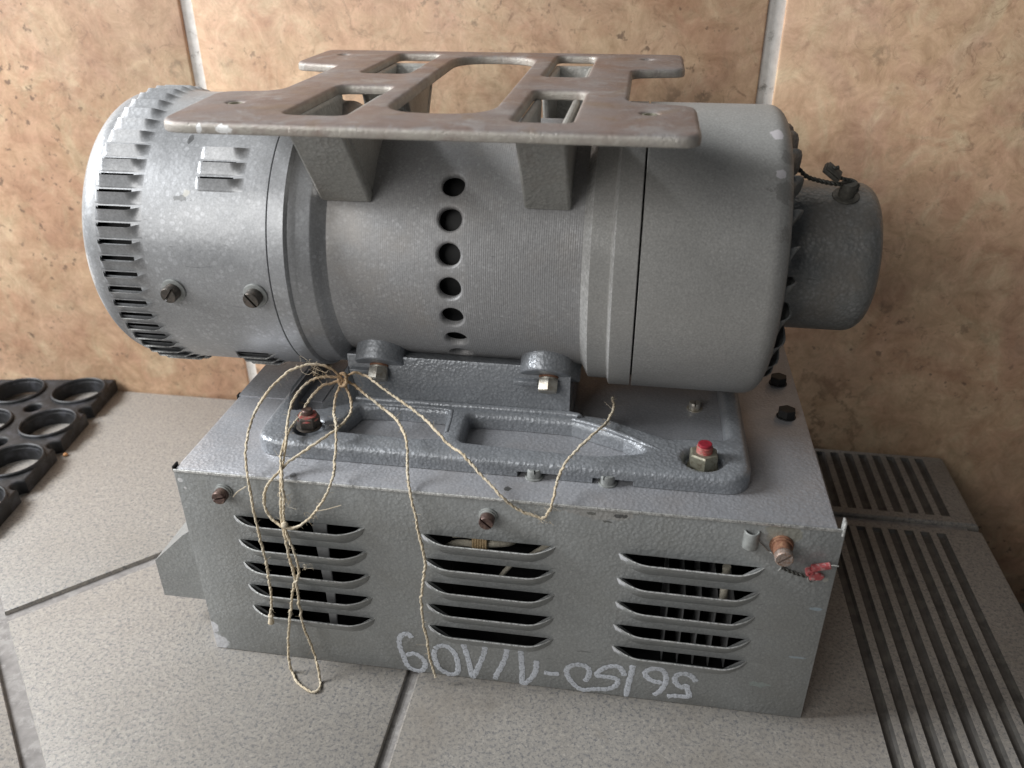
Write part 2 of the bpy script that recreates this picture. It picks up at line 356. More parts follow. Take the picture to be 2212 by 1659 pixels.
# ------------------------------------------------------------------ measured outlines (metres)
TW_A = [(0.0893,0.056,0.1829),(0.0913,0.058,0.1839),(0.095,0.06,0.1863),(0.1003,0.062,0.1838),(0.1058,0.058,0.1841),(0.1145,0.052,0.1817),(0.1249,0.0467,0.1782),(0.1352,0.0413,0.1754),(0.1443,0.036,0.1721),(0.1532,0.027,0.1706),(0.1637,0.018,0.1668),(0.1718,0.011,0.1667),(0.179,0.0067,0.1622),(0.1862,0.0023,0.1577),(0.1924,-0.002,0.1543),(0.1974,-0.005,0.151),(0.2027,-0.0047,0.1458),(0.209,-0.0045,0.1419),(0.2163,-0.0042,0.1397),(0.2203,-0.004,0.1387),(0.223,-0.004,0.1425),(0.2251,-0.004,0.15),(0.2261,0.002,0.1556),(0.227,0.01,0.1577),(0.23,0.0145,0.1636),(0.2348,0.021,0.1674),(0.2404,0.029,0.1704),(0.2462,0.037,0.1724),(0.2502,0.062,0.1629),(0.2533,0.075,0.1631),(0.2535,0.085,0.1625),(0.2518,0.098,0.1602)]
TW_B = [(0.09,0.055,0.1825),(0.0957,0.056,0.1796),(0.1026,0.0527,0.1763),(0.1105,0.0493,0.1726),(0.1183,0.046,0.169),(0.127,0.037,0.1694),(0.1334,0.028,0.1676),(0.1385,0.018,0.1666),(0.1401,0.0125,0.1615),(0.1406,0.008,0.1546),(0.1438,-0.001,0.1489),(0.1466,-0.006,0.1416),(0.1491,-0.009,0.1327),(0.15,-0.0105,0.1251),(0.1526,-0.012,0.1132),(0.153,-0.0116,0.1041),(0.1512,-0.0112,0.092),(0.1491,-0.0108,0.0783),(0.1483,-0.0104,0.0643),(0.1494,-0.01,0.0487),(0.1506,-0.0093,0.0354),(0.1508,-0.0087,0.023),(0.1524,-0.008,0.0135),(0.1539,-0.009,0.0073)]
TW_C = [(0.0889,0.056,0.1834),(0.0868,0.055,0.1868),(0.0834,0.0533,0.1916),(0.0784,0.0517,0.1942),(0.0723,0.05,0.1952),(0.0663,0.0477,0.1945),(0.06,0.0453,0.1918),(0.0539,0.043,0.1872),(0.0499,0.0393,0.1834),(0.0467,0.0357,0.1792),(0.044,0.032,0.1751),(0.0431,0.0267,0.1721),(0.0425,0.0213,0.1677),(0.0424,0.016,0.1635),(0.0435,0.01,0.1599),(0.0454,0.004,0.1565),(0.0478,-0.002,0.1502),(0.0494,-0.005,0.1469),(0.0502,-0.0067,0.1406),(0.0512,-0.0083,0.1336),(0.052,-0.01,0.1277),(0.0525,-0.0107,0.1219),(0.0532,-0.0113,0.1161),(0.054,-0.012,0.1081),(0.0545,-0.012,0.0999),(0.0547,-0.012,0.0916),(0.0546,-0.012,0.0836),(0.0542,-0.012,0.0749),(0.0539,-0.012,0.0688),(0.0525,-0.0117,0.0571),(0.0508,-0.0113,0.0502),(0.0493,-0.011,0.0417)]
TW_D = [(0.0888,0.056,0.1829),(0.0866,0.055,0.1848),(0.0827,0.0533,0.1857),(0.0774,0.0517,0.1861),(0.0724,0.05,0.1848),(0.0683,0.0467,0.1828),(0.0645,0.0433,0.1788),(0.062,0.04,0.1745),(0.0619,0.0347,0.1715),(0.0623,0.0293,0.1682),(0.0634,0.024,0.164),(0.0666,0.015,0.1639),(0.0672,0.0113,0.1603),(0.0672,0.0077,0.1562),(0.0669,0.004,0.151),(0.0686,-0.002,0.1509),(0.0694,-0.006,0.1477),(0.0688,-0.0073,0.141),(0.0686,-0.0087,0.1343),(0.0686,-0.01,0.1275),(0.069,-0.0112,0.1211),(0.0699,-0.0125,0.1158),(0.0701,-0.0125,0.1094),(0.0703,-0.0125,0.1018),(0.0709,-0.0125,0.093),(0.0716,-0.0125,0.0852),(0.071,-0.0125,0.0794),(0.0705,-0.0123,0.0782),(0.0677,-0.0122,0.0681),(0.0644,-0.012,0.0536),(0.0605,-0.0105,0.0371),(0.0571,-0.009,0.0202),(0.0574,-0.012,0.0098),(0.0583,-0.0128,0.0015),(0.0646,-0.02,0.0013),(0.0709,-0.0244,0.0013),(0.0779,-0.0267,0.0013),(0.0809,-0.0243,0.0013),(0.0794,-0.0177,0.0013),(0.0775,-0.014,0.0092),(0.0741,-0.009,0.0154),(0.0728,-0.01,0.0282),(0.0712,-0.011,0.0393),(0.0711,-0.012,0.0517),(0.0716,-0.0124,0.0661),(0.0722,-0.0128,0.0788),(0.0729,-0.0132,0.0814),(0.0752,-0.0133,0.088),(0.0756,-0.0134,0.0954),(0.0744,-0.0134,0.1042),(0.0729,-0.0135,0.1122),(0.0712,-0.0127,0.1167),(0.0709,-0.012,0.123),(0.0705,-0.0105,0.1281),(0.0714,-0.009,0.1374),(0.0713,-0.0075,0.1465),(0.0701,-0.004,0.1514),(0.0673,0.002,0.1525),(0.0662,0.006,0.1572),(0.0652,0.011,0.1593),(0.0652,0.017,0.1625),(0.0641,0.025,0.1624),(0.0643,0.0305,0.1636),(0.0655,0.036,0.1649),(0.067,0.04,0.1673),(0.0687,0.044,0.1707),(0.0714,0.0467,0.1745),(0.0745,0.0493,0.1778),(0.0779,0.052,0.1802),(0.0819,0.054,0.1809),(0.0864,0.056,0.1817),(0.0892,0.056,0.1827)]
TW_E = [(0.0888,0.056,0.1824),(0.0881,0.054,0.1804),(0.087,0.05,0.177),(0.086,0.046,0.1721),(0.0867,0.042,0.1694),(0.0894,0.0355,0.1684),(0.0925,0.029,0.1676),(0.096,0.019,0.1666),(0.0972,0.0135,0.1628),(0.0978,0.009,0.1583),(0.0991,0.002,0.1537),(0.1004,-0.002,0.1542),(0.1005,-0.006,0.152),(0.098,-0.007,0.146),(0.0947,-0.008,0.1398),(0.0909,-0.009,0.1345),(0.0868,-0.0102,0.1287),(0.0829,-0.0115,0.1251),(0.0791,-0.0127,0.1225),(0.0742,-0.014,0.1218),(0.0702,-0.0127,0.1217),(0.0655,-0.0115,0.123),(0.0618,-0.0102,0.1258),(0.0592,-0.009,0.1298),(0.0586,-0.008,0.1352),(0.0591,-0.007,0.1397),(0.0613,-0.006,0.1453),(0.0634,-0.003,0.148),(0.0655,0.001,0.1495),(0.0692,0.005,0.1531),(0.0741,0.009,0.156),(0.0796,0.013,0.1594),(0.0853,0.0165,0.1627),(0.0892,0.022,0.1641),(0.0929,0.027,0.1653),(0.0952,0.0335,0.1661),(0.0967,0.04,0.1674),(0.0967,0.045,0.1695),(0.0949,0.05,0.173),(0.0924,0.053,0.1767),(0.0899,0.056,0.1805),(0.089,0.056,0.1821)]
CHALK = [[(0.1373,0.0305),(0.1358,0.0331),(0.134,0.0337),(0.131,0.032),(0.1291,0.0286),(0.1287,0.0234),(0.1297,0.0171),(0.131,0.0121),(0.1321,0.007),(0.1343,0.0034),(0.1381,0.0017),(0.142,0.002),(0.1443,0.0057),(0.1448,0.0098),(0.1431,0.0134),(0.1399,0.0162),(0.1366,0.0166),(0.1326,0.0143)],[(0.152,0.0232),(0.1547,0.0259),(0.1589,0.0269),(0.1626,0.0243),(0.1652,0.0196),(0.1664,0.0133),(0.1664,0.0074),(0.1651,0.0033),(0.1612,0.0019),(0.1574,0.0033),(0.1537,0.0066),(0.1521,0.0116),(0.1512,0.018),(0.1519,0.0226)],[(0.1705,0.0306),(0.1723,0.0227),(0.1739,0.0139),(0.1751,0.0043),(0.1762,0.0022),(0.179,0.0095),(0.182,0.0185),(0.184,0.0258),(0.1844,0.0303)],[(0.1984,0.0309),(0.1974,0.0235),(0.1945,0.0141),(0.1916,0.0071),(0.1906,0.0023)],[(0.207,0.0304),(0.2075,0.022),(0.208,0.0124),(0.208,0.0026),(0.2103,0.0023),(0.214,0.0076),(0.2163,0.0132),(0.2169,0.0191),(0.2171,0.0235)],[(0.2218,0.0138),(0.2261,0.0133),(0.2315,0.0142)],[(0.2476,0.01),(0.2497,0.0148),(0.25,0.0205),(0.2473,0.0236),(0.2428,0.0241),(0.2384,0.0221),(0.236,0.0181),(0.237,0.0127),(0.24,0.0075),(0.2441,0.0033),(0.2482,0.0024),(0.2521,0.0039),(0.2566,0.0047),(0.2617,0.0056),(0.266,0.0084),(0.268,0.0123),(0.2673,0.0154),(0.2633,0.0164),(0.2589,0.0164),(0.2549,0.0169),(0.2564,0.0208),(0.2601,0.0245),(0.265,0.0265),(0.2684,0.0259),(0.2708,0.0224),(0.2718,0.019)],[(0.2764,0.0292),(0.2758,0.0216),(0.2747,0.0127),(0.2738,0.0011)],[(0.2906,0.0053),(0.2939,0.0088),(0.2962,0.014),(0.2971,0.0205),(0.2958,0.0258),(0.2929,0.0284),(0.2885,0.0281),(0.2849,0.0255),(0.2843,0.0223),(0.2871,0.0188),(0.291,0.0171),(0.2949,0.0173)],[(0.2989,0.0056),(0.304,0.0069),(0.3112,0.0074),(0.312,0.0095),(0.3105,0.0141),(0.3097,0.0171),(0.3071,0.0151),(0.3042,0.017),(0.3023,0.0206),(0.303,0.0246),(0.306,0.0267),(0.3098,0.0266),(0.3127,0.0247),(0.3152,0.0212)]]
SEALW = [(0.3446,0.118,0.3074),(0.3522,0.119,0.3005),(0.3596,0.119,0.2982),(0.367,0.1195,0.2968),(0.3747,0.119,0.2967),(0.3786,0.119,0.2981),(0.3808,0.118,0.2959),(0.3794,0.117,0.2917)]
SEALW2 = [(0.3788,0.119,0.2974),(0.3754,0.118,0.2994),(0.3708,0.117,0.3006),(0.366,0.116,0.3032),(0.3627,0.116,0.306),(0.3662,0.116,0.3061),(0.3688,0.116,0.3069)]
REDW = [(0.3357,-0.0015,0.1351),(0.3386,-0.0017,0.1323),(0.3424,-0.002,0.1288),(0.3444,-0.003,0.1284),(0.3464,-0.003,0.126),(0.3485,-0.0035,0.1229),(0.3502,-0.004,0.1205),(0.3492,-0.004,0.1177)]
REDW2 = [(0.3505,-0.003,0.1193),(0.3545,-0.003,0.1175),(0.3584,-0.003,0.1161),(0.3623,-0.003,0.1151),(0.3652,-0.003,0.1147),(0.3653,-0.004,0.1133),(0.3676,-0.0035,0.1116),(0.3716,-0.003,0.1136)]
INW = [(0.1609,0.01,0.0991),(0.1672,0.0085,0.1039),(0.1737,0.007,0.106),(0.1807,0.007,0.1057),(0.1889,0.007,0.1073),(0.197,0.01,0.1064),(0.2007,0.014,0.1052)]
INW2 = [(0.2102,0.012,0.0959),(0.214,0.012,0.0997),(0.2183,0.012,0.1035),(0.2224,0.013,0.1065)]
INW3 = [(0.192,0.012,0.0758),(0.1956,0.012,0.0827),(0.1986,0.013,0.0867),(0.2007,0.014,0.0918)]
STRIP = [(0.0788,0.006,0.1097),(0.08,0.006,0.0808),(0.0811,0.006,0.053),(0.0808,0.006,0.0266)]
STRIPB = [(0.088,0.006,0.1108),(0.0867,0.006,0.0816),(0.0868,0.006,0.0538),(0.0855,0.006,0.0273)]
INW4 = [(0.324,0.009,0.1061),(0.3247,0.009,0.0829),(0.3236,0.009,0.0786)]
FINS = [(0.2955,0.03,0.0431),(0.3055,0.03,0.0446),(0.3154,0.03,0.0461),(0.3252,0.03,0.0475),(0.335,0.03,0.049)]
SEALP = [(0.3593,0.117,0.3063),(0.3689,0.117,0.2994),(0.3721,0.117,0.3013),(0.3626,0.117,0.3075)]
REDS = [(0.3638,-0.006,0.1199),(0.3734,-0.006,0.1265),(0.3699,-0.006,0.1176),(0.3665,-0.006,0.1141)]

# ================================================================== the setting
def struct(name, mb, mat, parent=None, smooth=None):
    o = mb.build(name, mat, parent, smooth)
    if not parent: o['kind'] = 'structure'
    return o
# --- wall: grout bed behind proud tiles
wall = struct('wall', MB().box((-1.2, .3238, -.45), (1.6, .36, .75)), MAT['grout_wall'])
for x0, x1 in ((-.580, -.1212), (-.1102, .3440), (.3567, .8130)):
    for z0, z1 in ((-.64, -.176), (-.170, .457)):
        MB().bbox((x0, .3205, z0), (x1, .3285, z1), .0016).build('wall_tile', MAT['wall'], wall, 40)
# --- landing floor: grout bed, tiles laid on the diagonal, then ribbed tread tiles along the stair edge
floor = struct('floor', MB().box((-1.2, -1.0, -.03), (.136, .3203, -.0035)).box((.1361, -1.0, -.03), (.541, .3100, -.0035)), MAT['grout'])
def tile(poly):
    mb = MB(); plate(mb, [V(p) for p in poly], [], 0, -.008, .0016, 2); return mb.build('floor_tile', MAT['floor'], floor, 40)
q = .233
tile([(-.1575, .001), (.0755, .234), (.1322, .1775), (.1322, -.1755), (.0755, -.232)])
tile([(-.1655, .0085), (.0675, .2415), (-.0090, .3180), (-.3220, .3180), (-.3985, .2415)])
tile([(-.1735, .001), (-.4065, .234), (-.6395, .001), (-.4065, -.232)])
tile([(-.1655, -.0075), (.0675, -.2405), (-.1655, -.4735), (-.3985, -.2405)])
tile([(.0765, .2500), (.1322, .194), (.1322, .3180), (.0085, .3180)])
def tread(y0, y1, gx, ga, gb):
    # profile along x: flat, then grooves, then the rounded nosing
    vs = []; fs = []; mi = []
    X = [(.1395, -.008), (.1395, -.0012), (.1407, 0)]
    gr = []
    for k in range(8):
        a = gx+.01225*k; gr.append(len(X)+1)
        X += [(a-.0003, 0), (a+.0011, -.0026), (a+.0054, -.0026), (a+.0068, 0)]
    X += [(.5460, 0), (.5490, -.0010), (.5507, -.0035), (.5511, -.008), (.5511, -.016), (.541, -.016)]
    flat = [(x, z if not (-.003 < z < -.002) else 0) for x, z in X]
    rows = [(y0, flat, .0014), (y0+.0014, flat, 0), (ga, flat, 0), (ga+.002, X, 0), (gb-.002, X, 0), (gb, flat, 0), (y1-.0014, flat, 0), (y1, flat, .0014)]
    n = len(X)
    for y, P, dz in rows: vs += [(x, y, z-dz if z > -.008 else z) for x, z in P]
    for r in range(len(rows)-1):
        for i in range(n-1):
            fs.append((r*n+i, r*n+i+1, (r+1)*n+i+1, (r+1)*n+i)); mi.append(1 if (2 <= r <= 4 and any(i in (g-1, g, g+1) for g in gr)) else 0)
    fs += [tuple(range(n))[::-1], tuple((len(rows)-1)*n+i for i in range(n))]; mi += [0, 0]
    me = bpy.data.meshes.new('tread_tile'); me.from_pydata(vs, [], fs); me.update()
    me.materials.append(MAT['tread']); me.materials.append(MAT['groove'])
    for p, k in zip(me.polygons, mi): p.material_index = k
    bm = bmesh.new(); bm.from_mesh(me); bmesh.ops.recalc_face_normals(bm, faces=bm.faces); bm.to_mesh(me); bm.free()
    for p in me.polygons: p.use_smooth = True
    me.set_sharp_from_angle(angle=math.radians(35))
    return obj('tread_tile', me, floor)
tread(-.395, -.099, .4273, -.385, -.109)
tread(-.092, .2062, .4273, -.082, .1985)
tread(.2138, .3120, .4380, .2225, .3065)
stair = struct('lower_step', MB().box((.5535, -1.0, -.36), (1.6, .3255, -.17)), MAT['floor'])
struct('stair_riser', MB().box((.5415, -1.0, -.36), (.5475, .3255, -.0165)), MAT['riser'])
# --- rubber ring mat against the wall
def mat():
    t = thing('rubber_mat', 'black rubber ring mat with round holes lying against the tiled wall', 'doormat', (-.4, .18, 0))
    e = V((.030, -.200)).normalized(); nrm = V((e.y, -e.x))      # e runs along the free edge, away from the wall; nrm points into the mat
    if nrm.x > 0: nrm = -nrm
    o = V((-.268, .3185)); P = .0625
    def at(u, v): return o+e*u+nrm*v
    rows, cols = 8, 5
    out = [at(-.001, .0), at(-.001, P*cols)]
    # free edge scalloped by the half holes
    edge = []
    for i in range(rows):
        u0 = P*i; edge.append(at(u0+.006 if i else 0, 0)); edge.append(at(u0+P-.007, 0))
        for k in range(1, 8): a = PI*k/8; edge.append(at(u0+P-.0065*cos(a), .0085*sin(a)))
    low = [at(P*rows+.01, 0), at(P*rows+.01, P*cols)]
    outer = edge+low+[at(-.001, P*cols)]
    holes = []; small = []
    for i in range(rows):
        for j in range(cols):
            c_ = at(P*(i+.5)-.004, P*(j+.5)-.006)
            holes.append(circ(c_.x, c_.y, .0228, 28))
            if j < cols-1 and i < rows-1:
                d_ = at(P*(i+1)-.004, P*(j+1)-.006); small.append(circ(d_.x, d_.y, .0078, 16))
    zt = .0135
    mb = MB(); plate(mb, outer, [[V(p) for p in h] for h in holes+small], zt, .0, .0022, 3); mb.build('sheet', MAT['rubber'], t, 40)
    rg = MB()
    for i in range(rows):
        for j in range(cols):
            c_ = at(P*(i+.5)-.004, P*(j+.5)-.006)
            M = Matrix.Translation((c_.x, c_.y, 0))
            rg.lathe([(zt-.002, .0262), (zt+.0022, .0258), (zt+.003, .0247), (zt+.0022, .0237), (zt-.002, .0232)], 28, M, False, False)
    rg.build('hole_rims', MAT['rubber'], t, 40)
mat()
cb = MB().lathe([(0, .0014), (.001, .0024), (.0022, .0018), (.0028, .0008)], 7, Matrix.Translation((-.2455, .1965, .0003)))
for v in cb.v: v.x += random.uniform(-.0004, .0004); v.z = max(.0002, v.z+random.uniform(-.0003, .0004))
tag(cb.build('crumb', MAT['crumb'], None, 60), 'tiny orange crumb on the floor beside the rubber mat', 'crumb')

# ================================================================== the converter
AY, AZ, R0, RB = .1355, .2481, .0866, .0757
H = .1465; ZB = .1575; W = .38
conv = thing('motor_converter', 'grey hammertone motor generator bolted on its louvred sheet metal box, bracket on top', 'converter', (.19, AY, 0))
AXM = Matrix.Translation((0, AY, AZ)) @ Matrix(((0, 0, 1, 0), (-1, 0, 0, 0), (0, -1, 0, 0), (0, 0, 0, 1)))  # placeholder, replaced below
def cyl(s_, phi, r): a = math.radians(phi); return V((s_, AY-r*cos(a), AZ+r*sin(a)))
def roty(phi):            # frame on the motor: local x = axis, local y = tangent upwards, local z = outward
    a = math.radians(phi); out = V((0, -cos(a), sin(a))); tan = V((0, sin(a), cos(a)))
    return Matrix(((1, 0, 0), tuple(tan), tuple(out))).transposed().to_4x4()
def revolve(mb, prof, n=180, skip=None, ph0=0., cap0=False, cap1=False):   # prof (s, r); skip(k, i) leaves a face out
    vs = []; fs = []
    for s_, r in prof:
        for i in range(n): vs.append(cyl(s_, ph0+360*i/n, r))
    for k in range(len(prof)-1):
        for i in range(n):
            if skip and skip(k, i): continue
            j = (i+1) % n; fs.append((k*n+i, k*n+j, (k+1)*n+j, (k+1)*n+i))
    if cap0: fs.append(tuple(range(n)))
    if cap1: fs.append(tuple((len(prof)-1)*n+i for i in range(n)))
    mb.add(vs, fs); return mb
def arc(c_s, c_r, rad, a0, a1, n=6): return [(c_s+rad*cos(math.radians(a0+(a1-a0)*k/n)), c_r+rad*sin(math.radians(a0+(a1-a0)*k/n))) for k in range(n+1)]
# --- louvred end cover (rows of vents round its rim)
NP = 57; PER = 360/NP; SUB = 8; PH = 11.4
SL = [-.0472, -.0268, .0136, .0338]
def cover():
    prof = [(-.0640, .002), (-.0640, .050)]+arc(-.0500, R0-.0140, .0140, 180, 90, 9)+[(SL[0], R0), (SL[1], R0), (-.015, R0), (0, R0), (SL[2], R0), (SL[3], R0), (.045, R0), (.0546, R0), (.0549, R0-.0005), (.0549, R0-.004)]
    ks = {round(s_, 5): i for i, (s_, r) in enumerate(prof)}
    extra = {4, 5, 6, -9 % NP, -10 % NP, -11 % NP, 23, 24, 25}
    def skip(k, i):
        p, sub = divmod(i, SUB)
        if sub > 1: return False
        return k == ks[SL[0]] or (k == ks[SL[2]] and p in extra)
    mb = MB(); revolve(mb, prof, NP*SUB, skip, PH)
    o = mb.build('end_cover', MAT['cover'], conv, 40)
    # stator drum, coloured dark so the vents read as shaded inside
    revolve(MB(), [(-.050, .03), (-.050, .0800), (.060, .0800), (.060, .03)], 72).build('stator_core', MAT['dark_inside'], conv, 40)
    # one louvre hood: local x along the axis, y tangent (lip at 0, hood runs down), z outward
    hm = .0034
    L0, L1, L2 = -.0486, -.0292, -.0202
    vs = []; fs = []; na, ns = 9, 22
    xs = [L0-.0004+.0034*k/6 for k in range(7)]+[L0+.0030+(L1-L0-.0030)*k/6 for k in range(1, 7)]+[L1+(L2-L1)*k/12 for k in range(1, 13)]
    def fx(x):
        if x < L0+.0030: return .5-.5*cos(PI*(x-L0+.0004)/.0034)
        if x <= L1: return 1
        t = (x-L1)/(L2-L1); return .5+.5*cos(PI*t)
    ys = [-.0086*u*.78 for u in (0, .07, .18, .32, .48, .64, .78, .9, 1.)]
    def gy(y): t = -y/(.0086*.78); return (1-t)**1.25 if t < 1 else 0
    lipz = []
    for x in xs:
        f = fx(x)
        yl = .0022*(1-f)
        for y in ys:
            yy = y+yl*(1+y/(.0086*.78)); a = yy/R0; h = hm*f*gy(y)-.0003*(y <= ys[-1])
            vs.append((x, (R0+h)*sin(a), (R0+h)*cos(a)-R0))
    n = len(ys)
    for i in range(len(xs)-1):
        for j in range(n-1): fs.append((i*n+j, i*n+j+1, (i+1)*n+j+1, (i+1)*n+j))
    # lip thickness and inner skin
    k0 = len(vs); th = .0010; lip = set()
    for i, x in enumerate(xs):
        for j in range(4):
            p = vs[i*n+j]; vs.append((p[0], p[1]-(.0003 if j == 0 else 0), max(p[2]-th, -.0008)))
    for i in range(len(xs)-1):
        a, b = i*n, (i+1)*n; c_, d_ = k0+i*4, k0+(i+1)*4
        lip.add(len(fs)); fs.append((a, b, d_, c_))
        for j in range(3): fs.append((c_+j, d_+j, d_+j+1, c_+j+1))
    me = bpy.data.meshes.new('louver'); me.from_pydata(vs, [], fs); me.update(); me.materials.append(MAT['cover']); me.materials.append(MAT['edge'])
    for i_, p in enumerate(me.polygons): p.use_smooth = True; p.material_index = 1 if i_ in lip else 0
    me.set_sharp_from_angle(angle=math.radians(50))
    for k in range(NP):
        for ds in ([0]+([.0605] if k in extra else [])):
            ph = PH+PER*k; obj('louver', me, o, Matrix.Translation(cyl(ds, ph, R0)) @ roty(ph))
    return o
COVER = cover()
revolve(MB(), [(.0552, .075), (.0552, R0-.0006), (.0556, R0), (.0648, R0), (.0653, R0-.0004), (.0664, R0-.0022), (.0702, .0836), (.0710, .0832), (.0785, .0831), (.0795, .0826), (.0822, .0788), (.0852, .0761), (.0875, RB-.001)], 180).build('bearing_flange', MAT['cover'], conv, 30)
# --- barrel with a belt of round holes
def barrel():
    N = 24; per = 360/N; hs = .1573; a = .0089; hr = .0066; ch = .0075; ph0 = 12.4
    da = math.degrees(a/RB)
    vs = []; fs = []; m = 8
    mb = MB()
    rows = [.085, .10, .115, .13, hs-a] ; rows2 = [hs+a, .18, .20, .22, .2320]
    # angles inside one period: patch edges (m steps) then the gap (2 steps)
    angs = []
    for k in range(N):
        c0 = ph0+per*k
        angs += [c0-da+2*da*i/m for i in range(m)]+[c0+da, c0+per/2]
    n = len(angs)
    def ringrows(rr):
        v = [cyl(s_, p, RB) for s_ in rr for p in angs]; f = [(k*n+i, k*n+(i+1) % n, (k+1)*n+(i+1) % n, (k+1)*n+i) for k in range(len(rr)-1) for i in range(n)]
        mb.add(v, f)
    ringrows(rows); ringrows(rows2)
    for k in range(N):
        c0 = ph0+per*k
        # gap strip between patches
        st = [hs-a+2*a*i/m for i in range(m+1)]; an = [c0+da, c0+per/2, c0+per-da]
        mb.add([cyl(s_, p, RB) for p in an for s_ in st], [(r*(m+1)+i, r*(m+1)+i+1, (r+1)*(m+1)+i+1, (r+1)*(m+1)+i) for r in range(2) for i in range(m)])
        # patch: square -> chamfer ring -> bore
        sq = []
        for i in range(m): sq.append((-1+2*i/m, -1))
        for i in range(m): sq.append((1, -1+2*i/m))
        for i in range(m): sq.append((1-2*i/m, 1))
        for i in range(m): sq.append((-1, 1-2*i/m))
        L = []; K = len(sq)
        for x, y in sq:                                   # x: axis, y: tangent
            L.append(cyl(hs+a*x, c0+da*y, RB))
        def rng_(r, rad):
            out = []
            for x, y in sq:
                l = math.hypot(x, y); out.append(cyl(hs+r*x/l, c0+math.degrees(r*y/l/RB), rad))
            return out
        if 50 < (c0+180) % 360-180 < 140:                  # no hole under the bracket
            mb.add([cyl(hs+a*(-1+2*i/m), c0+da*(-1+2*j/m), RB) for j in range(m+1) for i in range(m+1)], [(j*(m+1)+i, j*(m+1)+i+1, (j+1)*(m+1)+i+1, (j+1)*(m+1)+i) for j in range(m) for i in range(m)]); continue
        L += rng_(ch+.0004, RB)+rng_(ch, RB-.0001)+rng_(hr, RB-.0013)+rng_(hr, RB-.0040)
        mb.add(L, [(q_*K+i, q_*K+(i+1) % K, (q_+1)*K+(i+1) % K, (q_+1)*K+i) for q_ in range(4) for i in range(K)])
    o = mb.build('barrel', MAT['barrel'], conv, 40)
    revolve(MB(), [(.09, .066), (.228, .066)], 72, cap0=True, cap1=True).build('rotor_core', MAT['black'], conv, 40)
barrel()
revolve(MB(), [(.2312, RB-.001), (.2316, RB), (.2322, RB+.0004), (.2358, .0826), (.2364, .0830), (.2472, .0830), (.2477, .0833), (.2488, .0862), (.2493, R0), (.2617, R0), (.2620, R0-.0004), (.2620, R0-.005)], 180).build('drive_flange', MAT['drive'], conv, 30)
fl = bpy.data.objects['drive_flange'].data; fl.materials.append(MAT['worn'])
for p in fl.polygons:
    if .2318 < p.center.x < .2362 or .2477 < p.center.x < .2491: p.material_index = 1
# --- drive-end housing with vents on its face
def housing():
    NV = 24; sub = 6
    EX = .3400
    prof = [(.2630, R0-.005), (.2630, R0-.0004), (.2634, R0), (.28, R0), (.31, R0), (.329, R0)]+arc(.3300, R0-.0100, .0100, 85, 5, 7)+[(EX, .0762), (EX, .0560), (EX, .040)]
    kk = [i for i, p in enumerate(prof) if p == (EX, .0762)][0]
    mb = MB(); revolve(mb, prof, NV*sub, lambda k, i: k == kk and i % sub < 2, 8.)
    o = mb.build('drive_housing', MAT['drive'], conv, 35)
    revolve(MB(), [(.250, .05), (.250, .0810), (.333, .0740), (.333, .05)], 60).build('dark_core', MAT['black'], conv, 40)  # black drum added inside, reaching across the seam to stop light leaks
    # hood: local x = outward along the axis, y = tangent, z = radial, origin on the face at r=.066
    vs = []; fs = []
    zs = [-.0105, -.0095, -.007, -.003, .001, .005, .008, .0098, .0106]; ys = [.0, -.001, -.003, -.006, -.009, -.0105]
    for z in zs:
        t = (z)/.0106; f = math.sqrt(max(0, 1-t**4))
        for y in ys: u = -y/.0105; vs.append((.0068*f*(1-u)**1.4-.0003*(u >= 1), y-.002*(1-f), z))
    n = len(ys)
    for i in range(len(zs)-1):
        for j in range(n-1): fs.append((i*n+j, i*n+j+1, (i+1)*n+j+1, (i+1)*n+j))
    k0 = len(vs)
    for i in range(len(zs)):
        p = vs[i*n]; vs.append((max(p[0]-.001, -.001), p[1], p[2]))
    for i in range(len(zs)-1): fs.append((i*n, (i+1)*n, k0+i+1, k0+i))
    me = bpy.data.meshes.new('louver'); me.from_pydata(vs, [], fs); me.update(); me.materials.append(MAT['cap'])
    for p in me.polygons: p.use_smooth = True
    for k in range(NV):
        ph = 8+360/NV*k; obj('louver', me, o, Matrix.Translation(cyl(EX, ph, .0665)) @ roty(ph))
housing()
def endcap():
    R = .0444
    mb = MB(); revolve(mb, [(.3395, R-.002), (.3395, R), (.36, R), (.3850, R)]+arc(.3862, R-.0115, .0115, 84, 0, 8)+[(.3982, .02), (.3984, .002)], 90)
    return mb.build('end_cap', MAT['cap'], conv, 35)
ENDCAP = endcap()

# --- fasteners, axis along local Z, z = 0 on the surface
def frame(p, axis, spin=0.):
    q_ = V(axis).to_track_quat('Z', 'X').to_matrix().to_4x4()
    return Matrix.Translation(p) @ q_ @ Matrix.Rotation(spin, 4, 'Z')
def slotted(mb, r, h, sw, M, dome=0):
    mb.lathe([(0, r), (h*.62, r)], 24, M, cap1=True)
    for sgn in (1, -1):
        d = sw/2; a0 = math.acos(d/r); P = [(sgn*d, -sgn*r*sin(a0))]+[(sgn*r*cos(a0*(-1+2*k/10)), sgn*r*sin(a0*(-1+2*k/10))) for k in range(1, 10)]+[(sgn*d, sgn*r*sin(a0))]
        top = [(x*.88+sgn*d*.12, y*.90) for x, y in P]; n = len(P)
        mb.add([(x, y, h*.60) for x, y in P]+[(x, y, h*.86) for x, y in P]+[(x, y, h) for x, y in top],
               [(i, (i+1) % n, n+(i+1) % n, n+i) for i in range(n)]+[(n+i, n+(i+1) % n, 2*n+(i+1) % n, 2*n+i) for i in range(n)]+[tuple(range(2*n, 3*n))], M)
def washer(mb, r, h, M, z=0): mb.lathe([(z, r*.98), (z+h*.3, r), (z+h*.8, r*.98), (z+h, r*.9)], 28, M)
